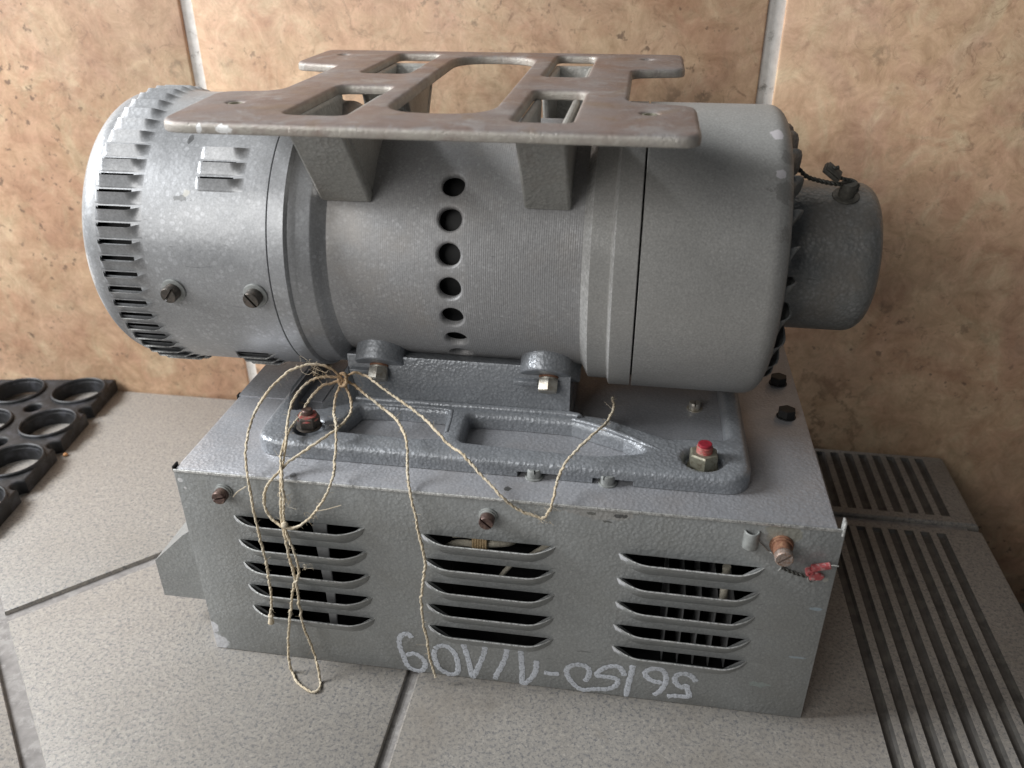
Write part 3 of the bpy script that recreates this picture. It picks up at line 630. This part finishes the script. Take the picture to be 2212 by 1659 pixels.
def hexa(mb, r, h, M, z=0):
    P = [(r*cos(PI/3*k), r*sin(PI/3*k)) for k in range(6)]; n = 6
    lo = [(x*.94, y*.94, z) for x, y in P]; a = [(x, y, z+h*.07) for x, y in P]; b = [(x, y, z+h*.9) for x, y in P]; t_ = [(x*.9, y*.9, z+h) for x, y in P]
    mb.add(lo+a+b+t_, [tuple(range(6))[::-1]]+[(k*n+i, k*n+(i+1) % n, (k+1)*n+(i+1) % n, (k+1)*n+i) for k in range(3) for i in range(n)]+[tuple(range(18, 24))], M)
for s_ in (-.0059, .0448):
    M = frame(cyl(s_, -6.2, R0-.0002), cyl(s_, -6.2, 1)-cyl(s_, -6.2, 0), .9 if s_ < 0 else 2.2)
    mb = MB(); washer(mb, .0074, .0016, M); o = mb.build('washer', MAT['paint_screw'], COVER)
    mb = MB(); slotted(mb, .0050, .0062, .0012, M @ Matrix.Translation((0, 0, .0015))); mb.build('screw', MAT['bronze'], COVER)
M = frame(cyl(.3759, 69.6, .0442), V((0, -.35, .94)), .4)
mb = MB(); washer(mb, .0076, .0012, M); mb.build('washer', MAT['lead'], ENDCAP)
mb = MB(); slotted(mb, .0046, .0085, .0012, M @ Matrix.Translation((0, 0, .001))); mb.build('screw', MAT['lead'], ENDCAP)

# --- mounting bracket over the motor
def bracket():
    t = conv; zt = .3452; T = .0056
    out = rpoly([(.0315, .0045, .016), (.2855, .0045, .010), (.2855, .0745, .012), (.2510, .0835, .010), (.2505, .192, .010), (.2835, .2, .010), (.2835, .2665, .008), (.0230, .2665, .008), (.0230, .2, .010), (.0565, .192, .010), (.0560, .0925, .014), (.0235, .0865, .012)])
    holes = [rpoly([(.1315, .041, .024), (.1855, .041, .024), (.1835, .245, .026), (.1275, .245, .026)], 8),
             rect(.0848, .0285, .1168, .1155, .007), rect(.1988, .0255, .2270, .1120, .006), rect(.0820, .1600, .1120, .2535, .006), rect(.1970, .1590, .2235, .2545, .006)]
    for x, y in ((.0485, .0548), (.2624, .0524), (.2593, .2407), (.0440, .2407)): holes.append(circ(x, y, .0038, 18))
    mb = MB(); plate(mb, dense(out, .012), holes, zt, zt-T, .0026, 4, rb=.0008)
    o = mb.build('mounting_bracket', MAT['bracket'], t, 40)
    for x, y in ((.0485, .0548), (.2624, .0524)):
        MB().lathe([(zt-T+.0004, .0037), (zt-.0006, .0037), (zt-.0006, .0030), (zt-T+.0004, .0030)], 18, Matrix.Translation((x, y, 0)), False, False).build('bushing', MAT['nut'], o)
    def leg(x0, x1, my):
        mb = MB(); th = .0042
        f = (lambda y: y) if not my else (lambda y: 2*AY-y)
        zt_ = zt-T+.0008
        yt, zt2, yb, zb_ = .0315, zt_, .0722, .2905
        def quad(P, a, b):      # yz polygon extruded in x
            n = len(P); mb.add([(a, f(y), z) for y, z in P]+[(b, f(y), z) for y, z in P], [tuple(range(n)), tuple(range(n, 2*n))[::-1]]+[(i, (i+1) % n, n+(i+1) % n, n+i) for i in range(n)])
        quad([(yt, zt2), (yb-.003, zb_+.0005), (yb, zb_-.0015), (yb+.005, zb_+.003), (yt+.0055, zt2)], x0, x1)
        side = [(yt+.0056, zt2), (yb+.0051, zb_+.003), (.090, .3080), (.104, .3175), (.113, zt2)]
        quad(side, x0, x0+th); quad(side, x1-th, x1)
        bm = mb.build('leg', MAT['leg'], o, 30)
        bv = bm.modifiers.new('soft', 'BEVEL'); bv.width = .0016; bv.segments = 2; bv.limit_method = 'ANGLE'; return bm
    leg(.0827, .1119, False); leg(.1985, .2240, False); leg(.0810, .1110, True); leg(.1965, .2240, True)
    return o
bracket()

# --- cast base plate and cradle
def base():
    out = dense(rpoly([(.0405, .0213, .017), (.3337, .0213, .017), (.3337, .2497, .017), (.0380, .2497, .017)], 8), .02)
    slotL = rpoly([(.0855, .0395, .004), (.1400, .0385, .001), (.1530, .0405, .003), (.1500, .0705, .004), (.1200, .0715, .001), (.0940, .0690, .003)], 4)
    slotR = rpoly([(.1655, .0385, .003), (.2050, .0365, .001), (.2450, .0355, .006), (.2760, .0430, .004), (.2610, .0560, .002), (.2290, .0690, .004), (.2000, .0700, .001), (.1645, .0695, .004)], 4)
    bigR = rpoly([(.2275, .0815, .002), (.2500, .0785, .001), (.2720, .0672, .001), (.2880, .0600, .004), (.3000, .0625, .003), (.3217, .0632, .004), (.3213, .2050, .005), (.2275, .2050, .003)], 4)
    lop = rpoly([(.0515, .0600, .002), (.0700, .0640, .002), (.0745, .0700, .001), (.0775, .0800, .001), (.0775, .2050, .003), (.0450, .2050, .005), (.0450, .0850, .003)], 4)
    cup = circ(.3070, .0402, .0110, 26); cup2 = circ(.0702, .0403, .0085, 20)
    hs = [slotL, slotR, bigR, lop, cup, cup2]
    mb = MB(); plate(mb, out, hs, ZB, .1504, .0042, 4)
    low = rpoly([(.0405, .0213, .017), (.2018, .0213, 0), (.2023, .0330, 0), (.2242, .0330, 0), (.2262, .0213, 0), (.2450, .0213, 0), (.2454, .0330, 0), (.2678, .0330, 0), (.2680, .0213, 0), (.3337, .0213, .017), (.3337, .2497, .017), (.0380, .2497, .017)], 8)
    plate(mb, low, [slotL, slotR, bigR, lop], .15045, H+.0004, 0)
    o = mb.build('base_casting', MAT['cast'], conv, 40)
    MB().box((.296, .030, .1506), (.318, .051, .1512)).build('recess_floor', MAT['cast'], o)
    # raised ribs along the slots
    rb = MB()
    rb.tube(spline([(.072, .0778, ZB), (.12, .0772, ZB), (.18, .0768, ZB+.0003), (.2265, .0768, ZB), (.2330, .0740, ZB)], 6), .0022, 10)
    rb.tube(spline([(.2290, .0722, ZB-.0006), (.245, .0660, ZB-.0002), (.265, .0560, ZB-.0005), (.283, .0448, ZB-.0016)], 6), [.0020]*16+[.0016]*3, 10) if 0 else rb.tube(spline([(.2290, .0722, ZB-.0006), (.245, .0660, ZB-.0002), (.265, .0560, ZB-.0005), (.283, .0448, ZB-.0016)], 6), .0017, 10)
    rb.tube(spline([(.096, .0722, ZB-.0008), (.12, .0733, ZB-.0006), (.149, .0728, ZB-.0008), (.1535, .066, ZB-.001), (.155, .046, ZB-.001)], 6), .0014, 8)
    rb.build('rib', MAT['cast'], o, 60)
    # cradle: end-on profile, top follows the barrel
    prof = [(.0785, ZB-.002), (.0795, .1660), (.0800, .1870), (.0806, .1880)]
    for k in range(17):
        y = .0900+(.091)*k/16; z = AZ-math.sqrt((RB+.0004)**2-(y-AY)**2); prof.append((y, z))
    prof += [(.1905, .1880), (.1910, .1660), (.1925, ZB-.002)]
    mb = MB(); n = len(prof); x0, x1 = .0840, .2262
    mb.add([(x0, y, z) for y, z in prof]+[(x1, y, z) for y, z in prof], [tuple(range(n)), tuple(range(n, 2*n))[::-1]]+[(i, (i+1) % n, n+(i+1) % n, n+i) for i in range(n)])
    # gusset down to the nut corner
    mb.add([(.0690, .0600, ZB-.001), (.0840, .0795, ZB-.001), (.0840, .0795, .1800), (.0900, .0785, ZB-.001), (.0860, .0700, ZB-.001)], [(0, 4, 2), (4, 3, 2), (0, 2, 1), (0, 1, 3, 4), (1, 2, 3)])
    mb.build('cradle', MAT['cast'], o, 30)
    for bx, cx in ((.1046, .1050), (.2127, .2105)):
        R = .0158; LM = Matrix.Translation(cyl(cx, -50, RB-.003)) @ roty(-50)     # bosses stand square to the barrel
        P = [(-R-.0045, -.014)]+[(R*cos(a_), R*sin(a_)) for a_ in [PI*1.03-PI*1.06*k/18 for k in range(19)]]+[(R+.0050, -.014)]
        mb = MB(); plate(mb, [V(p) for p in P], [], .0135, 0, .0013, 3, LM); mb.build('lug', MAT['cast'], o, 40)
        M = LM @ Matrix.Translation((bx-cx, -.0010, .0135)) @ Matrix.Rotation(.45, 4, 'Z')
        mb = MB(); washer(mb, .0062, .0012, M); mb.build('washer', MAT['rust'], o)
        mb = MB(); mb.lathe([(.0012, .0056), (.0024, .0056)], 24, M); hexa(mb, .0066, .0078, M, .0022); mb.build('bolt', MAT['steel'], o)
        mb = MB().bbox((cx-.0190, .0757, .1764), (cx-.0040, .0812, .1796), .0007); mb.build('clamp_bar', MAT['cast'], o)
    # corner nuts
    M = frame((.0702, .0403, ZB-.0004), (0, 0, 1), .2)
    mb = MB(); washer(mb, .0078, .0012, M); hexa(mb, .0072, .0072, M, .0012); mb.build('nut', MAT['bronze'], o)
    mb = MB(); mb.lathe([(.0062, .0068), (.0088, .0056), (.0092, .0040)], 20, M); mb.build('paint_ring', MAT['red_worn'], o)
    mb = MB(); mb.lathe([(.0085, .0034), (.0118, .0034), (.0124, .0028)], 16, M); mb.build('stud', MAT['rust_dark'], o)
    M = frame((.3070, .0402, .1512), (0, 0, 1), .55)
    mb = MB(); washer(mb, .0090, .0014, M); hexa(mb, .0086, .0092, M, .0014); mb.build('nut', MAT['nut'], o)
    mb = MB(); pr = [(.0100, .0046)]
    for k in range(4): pr += [(.0108+.0011*k, .0046), (.01135+.0011*k, .0040)]
    mb.lathe(pr, 20, M); mb.build('stud', MAT['red_worn'], o)
    mb = MB(); mb.lathe([(.0148, .0040), (.0160, .0040), (.0163, .0036)], 20, M); mb.build('stud_tip', MAT['red'], o)
    for x, y in ((.2115, .0232), (.2537, .0232)):
        M = frame((x, y, H), (0, 0, 1), .2 if x < .23 else 2.6)
        mb = MB(); washer(mb, .0055, .0010, M); slotted(mb, .0043, .0052, .0010, M @ Matrix.Translation((0, 0, .0008))); mb.build('screw', MAT['paint_screw'], o)
    M = frame((.3056, .1143, H), (0, 0, 1)); mb = MB(); washer(mb, .0052, .0008, M); slotted(mb, .0038, .0045, .001, M @ Matrix.Translation((0, 0, .0006))); mb.build('screw', MAT['steel'], o)
    return o
base()

# --- sheet metal box
def box():
    D = .271; t = .0012
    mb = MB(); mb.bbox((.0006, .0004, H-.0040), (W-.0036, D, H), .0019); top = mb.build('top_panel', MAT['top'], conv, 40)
    mb = MB(); mb.bbox((.0004, .0868, H-.0010), (.060, D-.002, H+.0007), .0003); mb.build('lap_sheet', MAT['top'], conv, 40)
    mb = MB().box((.001, .0013, .0008), (.001+t, D-.001, H-.0029)); mb.build('side_panel', MAT['front'], conv)
    mb = MB().box((W-.0035-t, .0013, .0008), (W-.0035, D-.001, H-.0029)); mb.build('side_panel', MAT['front'], conv)
    mb = MB().box((.0023, D-.0022, .0008), (W-.0048, D-.001, H-.0029)); mb.build('back_panel', MAT['front'], conv)
    mb = MB().box((.0023, .0013, .0010), (W-.0048, D-.0023, .0022)); mb.build('bottom_panel', MAT['dark_inside'], conv)
    # front panel with slots
    out = [V(p) for p in ((0, .0004), (0, H-.0008), (W, H-.0008), (W, .0004))]
    cols = ((.0325, .1142, .0), (.1485, .2271, .0), (.2628, .3425, -.0006)); zs = (.1156, .0974, .0793, .0611, .0434)
    slots = []; pos = []
    for x0, x1, sk in cols:
        for r_, z in enumerate(zs):
            slots.append([V((x0+.0022, z)), V((x1-.0022, z+sk)), V((x1-.013, z-.0095+sk)), V((x0+.014, z-.0095))]); pos.append((x0, x1, z, sk))
    Mf = Matrix(((1, 0, 0, 0), (0, 0, -1, 0), (0, 1, 0, 0), (0, 0, 0, 1)))       # (x, y, z) -> (x, -z, y)
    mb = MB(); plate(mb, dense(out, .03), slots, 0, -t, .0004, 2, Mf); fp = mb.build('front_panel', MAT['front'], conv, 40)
    # hood mesh, built once per width
    cache = {}
    def hood(wd):
        hm = .0092; xs = [0, .0015, .003, .005, .0075, .010, .0125, .015, .0175]+[.0175+(wd-.0175-.0165)*k/8 for k in range(1, 9)]+[wd-.0165+.0165*k/9 for k in range(1, 10)]
        def f(x):
            if x < .0175: u = x/.0175; return (sin(PI/2*u))**.85 if u > 0 else 0
            if x > wd-.0165: u = (wd-x)/.0165; return (sin(PI/2*u))**.85 if u > 0 else 0
            return 1
        ts = [0, .06, .15, .27, .4, .55, .7, .85, 1.0]; vs = []; fs = []
        for x in xs:
            q_ = f(x); dep = .0030+.0105*q_
            for u in ts:
                h = hm*q_*(1-u)**.9*(1+.35*u*(1-u)); vs.append((x, -h+(.0004 if u == 1 else 0), -dep*u*(1 if q_ > .02 else .3)))
        n = len(ts)
        for i in range(len(xs)-1):
            for j in range(n-1): fs.append((i*n+j, i*n+j+1, (i+1)*n+j+1, (i+1)*n+j))
        k0 = len(vs)
        for i in range(len(xs)):
            for j in range(5): p = vs[i*n+j]; vs.append((p[0], p[1]+.0011, p[2]))
        lipf = []
        for i in range(len(xs)-1):
            c_, d_ = k0+i*5, k0+(i+1)*5; lipf.append(len(fs)); fs.append((i*n, (i+1)*n, d_, c_))
            for j in range(4): fs.append((c_+j, d_+j, d_+j+1, c_+j+1))
        me = bpy.data.meshes.new('louver'); me.from_pydata(vs, [], fs); me.update()
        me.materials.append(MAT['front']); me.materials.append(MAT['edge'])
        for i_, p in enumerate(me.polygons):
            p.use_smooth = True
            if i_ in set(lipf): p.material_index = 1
        me.set_sharp_from_angle(angle=math.radians(50)); return me
    for x0, x1, z, sk in pos:
        wd = round(x1-x0, 4)
        if wd not in cache: cache[wd] = hood(wd)
        obj('louver', cache[wd], fp, Matrix.Translation((x0, -.0001, z)) @ Matrix.Rotation(-sk/wd, 4, 'Y'))
    # corner tabs
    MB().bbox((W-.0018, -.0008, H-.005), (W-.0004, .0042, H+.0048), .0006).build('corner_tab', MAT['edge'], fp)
    MB().bbox((-.0008, .0002, H-.0030), (.0005, .0060, H+.0012), .0005).build('corner_tab', MAT['black'], fp)
    MB().bbox((-.0006, .0858, H-.003), (.0008, .0905, H+.0010), .0005).build('corner_tab', MAT['black'], fp)
    # pale strip painting the highlight along the top bend of the front sheet
    MB().bbox((.0, -.0004, H-.0022), (W-.002, .0003, H-.0004), .0003).build('bend_highlight', MAT['edge'], fp)
    # screws
    for x, z, sp in ((.0297, .1332, .3), (.1885, .1334, 2.4)):
        M = frame((x, -.0001, z), (0, -1, 0), sp)
        mb = MB(); washer(mb, .0056, .0012, M); washer(mb, .0050, .0012, M, .0013); mb.build('washer', MAT['paint_screw'], fp)
        mb = MB(); slotted(mb, .0043, .0052, .0011, M @ Matrix.Translation((0, 0, .0024))); mb.build('screw', MAT['rust_dark'], fp)
    M = frame((.3489, -.0001, .1326), (0, -1, 0), .72)
    mb = MB(); washer(mb, .0064, .0014, M); washer(mb, .0060, .0014, M, .0015); mb.build('washer', MAT['rust'], fp)
    mb = MB(); mb.lathe([(.0028, .0049), (.0092, .0049)], 24, M); mb.build('screw', MAT['rust'], fp)
    mb = MB(); slotted(mb, .0049, .0042, .0012, M @ Matrix.Translation((0, 0, .0085))); mb.build('screw_end', MAT['rust_end'], fp)
    # pressed eyelet that holds the seal wire
    vs = []; fs = []; n = 12
    for i in range(n+1):
        a = PI*i/n; x = .3327-.0042*cos(a); y = -.0042*sin(a)
        for dz, dy in ((-.0056, 0), (-.0050, .3), (0, .45), (.0050, .3), (.0056, 0)): vs.append((x+.0, y-dy*.001*sin(a), .1347+dz))
    for i in range(n):
        for j in range(4): fs.append((i*5+j, i*5+j+1, (i+1)*5+j+1, (i+1)*5+j))
    m_ = mesh('eyelet', vs, fs, MAT['paint_screw'], 60); eo = obj('eyelet', m_, fp); sm = eo.modifiers.new('s', 'SOLIDIFY'); sm.thickness = .0011
    # marker lettering
    for st in CHALK:
        P = spline([(x, 0, z) for x, z in st], 5); mb = MB(); n = len(P); vs = []; fs = []; wd = .00175
        for i, p in enumerate(P):
            t_ = (P[min(i+1, n-1)]-P[max(i-1, 0)]).normalized(); nn = V((t_.z, 0, -t_.x)); ww = wd*(1+.12*sin(i*1.7)+random.uniform(-.10, .10))
            if i in (0, n-1): ww *= .6
            vs += [p+nn*ww+V((0, -.00022, 0)), p+nn*ww*.4+V((0, -.00034, 0)), p-nn*ww*.4+V((0, -.00034, 0)), p-nn*ww+V((0, -.00022, 0))]
        for i in range(n-1): fs += [(i*4+j, i*4+j+1, i*4+j+5, i*4+j+4) for j in range(3)]
        o_ = bpy.data.meshes.new('lettering'); o_.from_pydata([tuple(v) for v in vs], [], fs); o_.update(); o_.materials.append(MAT['chalk']); obj('lettering', o_, fp)
    # side hood low on the left
    y0, y1 = .020, .120
    prof = [(-.0440, .0225), (-.0440, .0535), (-.0195, .0775), (.0008, .0930), (.0008, .0225)]
    n = len(prof); mb = MB(); mb.add([(x, y0, z) for x, z in prof]+[(x, y1, z) for x, z in prof], [tuple(range(n)), tuple(range(n, 2*n))[::-1]]+[(i, (i+1) % n, n+(i+1) % n, n+i) for i in range(n)])
    mb.build('side_hood', MAT['front'], conv)
    # bolts on the top
    for x, y in ((.3638, .1130), (.3641, .1581)):
        M = frame((x, y, H-.0002), (0, 0, 1), .4); mb = MB(); washer(mb, .0062, .001, M); hexa(mb, .0058, .0050, M, .001); mb.build('bolt', MAT['black'], top)
    # seen through the vents: strap, cables, laminations
    s4 = [V(p) for p in STRIP]; s5 = [V(p) for p in STRIPB]; n = len(s4)
    mb = MB(); mb.add([p for p in s4]+[p for p in s5]+[p+V((0, .0015, 0)) for p in s4]+[p+V((0, .0015, 0)) for p in s5],
        [(i, i+1, n+i+1, n+i) for i in range(n-1)]+[(2*n+i, 3*n+i, 3*n+i+1, 2*n+i+1) for i in range(n-1)]); mb.build('inner_strap', MAT['strip'], conv)
    for nm, P, r in (('cable', INW, .0022), ('cable', INW2, .0017), ('cable', INW3, .0016), ('cable', INW4, .0024)):
        MB().tube(spline(P, 8), r, 10).build(nm, MAT['cloth_wire'], conv, 60)
    MB().tube(spline([(x-.002, y+.001, z+.0052) for x, y, z in INW[1:6]], 8), .0017, 10).build('cable', MAT['cloth_wire'], conv, 60)
    P = []
    for k in range(60): a = 2*PI*k/10; P.append((INW[3][0]-.003+.0009*k/6, .0075+.0042*cos(a), INW[3][2]+.0018+.0050*sin(a)))
    MB().tube(P, .00085, 8).build('cable_tie', MAT['tie'], conv, 60)
    for x, y, z in FINS: MB().box((x-.0004, .030, .004), (x+.0004, .085, .062)).build('lamination', MAT['strip'], conv)
    MB().bbox((.150, .060, .003), (.215, .15, .062), .002).build('transformer', MAT['dark_inside'], conv)
    return fp
box()

# ================================================================== seals and twine (hang on the converter)
def twist(P, r, pitch, ply, n=6, sub=6, off=.62, jit=0.):
    S = spline(P, sub)
    if jit: S = [p+V((random.gauss(0, 1), random.gauss(0, .6), random.gauss(0, 1)))*.00022 for p in S]
    mb = MB(); L = 0; paths = [[] for _ in range(ply)]; u = None
    # resample evenly
    Q = [S[0]]
    step = pitch/7
    for i in range(1, len(S)):
        while (S[i]-Q[-1]).length > step: Q.append(Q[-1]+(S[i]-Q[-1]).normalized()*step)
    for i, p in enumerate(Q):
        t_ = (Q[min(i+1, len(Q)-1)]-Q[max(i-1, 0)])
        t_ = t_.normalized() if t_.length > 1e-9 else V((0, 0, 1))
        if u is None: u = t_.orthogonal().normalized()
        u = u-t_*u.dot(t_); u = u.normalized() if u.length > 1e-6 else t_.orthogonal().normalized(); w_ = t_.cross(u)
        a = 2*PI*i*step/pitch
        for k in range(ply): b = a+2*PI*k/ply; paths[k].append(p+(u*cos(b)+w_*sin(b))*r*off)
    for pp in paths:
        rr = r*.72 if ply > 1 else r; g = 1.; rl = []
        for _ in pp: g += random.uniform(-jit, jit)-(g-1)*.3; rl.append(rr*max(.6, g))
        mb.tube(pp, rl, n)
    return mb, Q
t = thing('lead_seal', 'dark twisted wire with grey lead seal tied to the end cap screw', 'wire seal', (.3759, .12, .30))
mb, _ = twist(SEALW, .0011, .0050, 2); mb.build('wire', MAT['wire'], t, 60)
mb, _ = twist(SEALW2, .0009, .0045, 2); mb.build('wire_tail', MAT['wire'], t, 60)
dv = (V(SEALP[1])-V(SEALP[0])); ln = dv.length
M = Matrix.Translation((V(SEALP[0])+V(SEALP[1])+V(SEALP[2])+V(SEALP[3]))/4) @ Matrix.Rotation(math.atan2(-dv.z, dv.x), 4, 'Y') @ Matrix.Rotation(.5, 4, 'X')
mb = MB().bbox((-ln*.46, -.0036, -.0018), (ln*.46, .0036, .0010), .0006, M); mb.bbox((-ln*.42, -.0034, .0012), (ln*.40, .0030, .0024), .0005, M); mb.build('seal', MAT['lead'], t, 40)
t = thing('red_seal', 'thin iron wire with a folded red seal on the front sheet by the rusty screw', 'wire seal', (.362, -.003, .118))
MB().tube(spline(REDW, 6), .00042, 7).build('wire', MAT['wire_light'], t, 60)
mb, _ = twist(REDW2[:5], .0009, .0052, 2); mb.build('twisted_wire', MAT['wire'], t, 60)
MB().tube(spline(REDW2[4:], 6), .00042, 7).build('wire', MAT['wire_light'], t, 60)
MB().tube([(.3734, -.005, .1250), (.3760, -.0055, .1262), (.3786, -.006, .1263)], .00042, 7).build('wire', MAT['wire_light'], t, 60)
a_, b_ = V((.3655, -.0042, .1218)), V((.3752, -.0046, .1250)); dv = b_-a_
M = Matrix.Translation((a_+b_)/2) @ Matrix.Rotation(math.atan2(-dv.z, dv.x), 4, 'Y')
mb = MB(); ro = rpoly([(-dv.length/2, -.0019, .0009), (dv.length/2, -.0016, .0006), (dv.length/2, .0014, .0006), (-dv.length/2, .0019, .0009)]); plate(mb, ro, [], .0017, -.0015, .0008, 3, M, rb=.0008); mb.build('seal', MAT['seal_red'], t, 50)
mb = MB(); M2 = Matrix.Translation((.3685, -.0036, .1168)); plate(mb, rpoly([(-.0042, .0030, .0009), (-.0026, -.0034, .0008), (.0036, -.0026, .0012), (.0050, .0002, .0008), (.0000, .0030, .0008)]), [], .0013, -.0013, .0007, 3, M2 @ Matrix.Rotation(PI/2, 4, 'X'), rb=.0007); mb.build('seal_flap', MAT['seal_red'], t, 50)
mb = MB(); M3 = Matrix.Translation((.3650, -.0042, .1192)) @ Matrix.Rotation(PI/2, 4, 'X'); mb.lathe([(-.0016, .0022), (.0016, .0022), (.0020, .0017), (.0020, .0009), (-.0016, .0009)], 18, M3, False, False); mb.build('seal_fold', MAT['seal_red'], t, 50)

t = thing('twine', 'frayed jute twine knotted under the motor and looping down over the box front', 'twine', (.089, .056, .183))
fib = MB()
for P in (TW_A, TW_B, TW_C, TW_D, TW_E):
    mb, Q = twist(P, .00090, .0070, 2, 6, 6, .28, .18); mb.build('strand', MAT['twine'], t, 60)
    for p in Q:
        if random.random() < .8:
            d = V((random.gauss(0, 1), random.gauss(0, .6), random.gauss(0, 1))).normalized(); l = random.uniform(.0008, .0026)*(2.6 if random.random() < .05 else 1)
            e = V((random.gauss(0, 1), random.gauss(0, 1), random.gauss(0, 1)))*l*.35
            fib.tube([p, p+d*l*.5+e*.5, p+d*l+e*1.1], [.00009, .00008, .00005], 3, None, False)
kn = V((.0890, .0555, .1830))
def curl(c_, r, n_, rad=.00011):
    for _ in range(n_):
        a = V((random.gauss(0, 1), random.gauss(0, 1), random.gauss(0, 1)))*r; P = [c_+a*.3]
        for k in range(4): P.append(P[-1]+V((random.gauss(0, 1), random.gauss(0, .5), random.gauss(0, 1)))*r*.5)
        fib.tube(spline(P, 4), rad, 3, None, False)
curl(V((.074, .050, .191)), .006, 10); curl(V((.074, -.010, .137)), .004, 8); curl(V((.079, -.013, .094)), .003, 5); curl(V((.0745, -.013, .122)), .0025, 5); curl(V((.220, -.005, .137)), .003, 6); curl(V((.0875, -.011, .128)), .003, 4)
fib.tube(spline([(.0480, -.006, .143), (.0420, -.006, .1385), (.0385, -.006, .1345)], 4), .00035, 4)
fib.tube(spline([(.0905, -.010, .133), (.098, -.010, .1355), (.106, -.010, .139)], 4), .00020, 4)
fo = fib.build('fibres', MAT['twine'], t, None); fo['kind'] = 'stuff'
kb = MB()
for k in range(7):
    a = 2*PI*k/7; P = [kn+V((.0034*cos(a+b)*sin(b*.5+.4), .0030*sin(a+b*.7), .0030*sin(b+a))) for b in [i*.42 for i in range(9)]]
    kb.tube(spline(P, 4), .0009, 6)
kb.build('knot', MAT['twine'], t, 60)
def ball(c_, r, n_):
    mb = MB()
    for k in range(n_):
        ax = V((random.gauss(0, 1), random.gauss(0, 1), random.gauss(0, 1))).normalized(); u = ax.orthogonal().normalized(); w_ = ax.cross(u)
        mb.tube([V(c_)+(u*cos(2*PI*i/12)+w_*sin(2*PI*i/12))*r for i in range(13)], .0008, 6)
    return mb
ball((.0505, -.0112, .0475), .0011, 5).build('end_knot', MAT['twine'], t, 60)
MB().tube([(.0505, -.0112, .0475), (.0500, -.0112, .0440), (.0497, -.0112, .0415)], [.0012, .0017, .0021], 8).build('end_tuft', MAT['twine'], t, 60)
ball((.0715, -.0135, .1235), .0014, 5).build('loop_knot', MAT['twine'], t, 60)
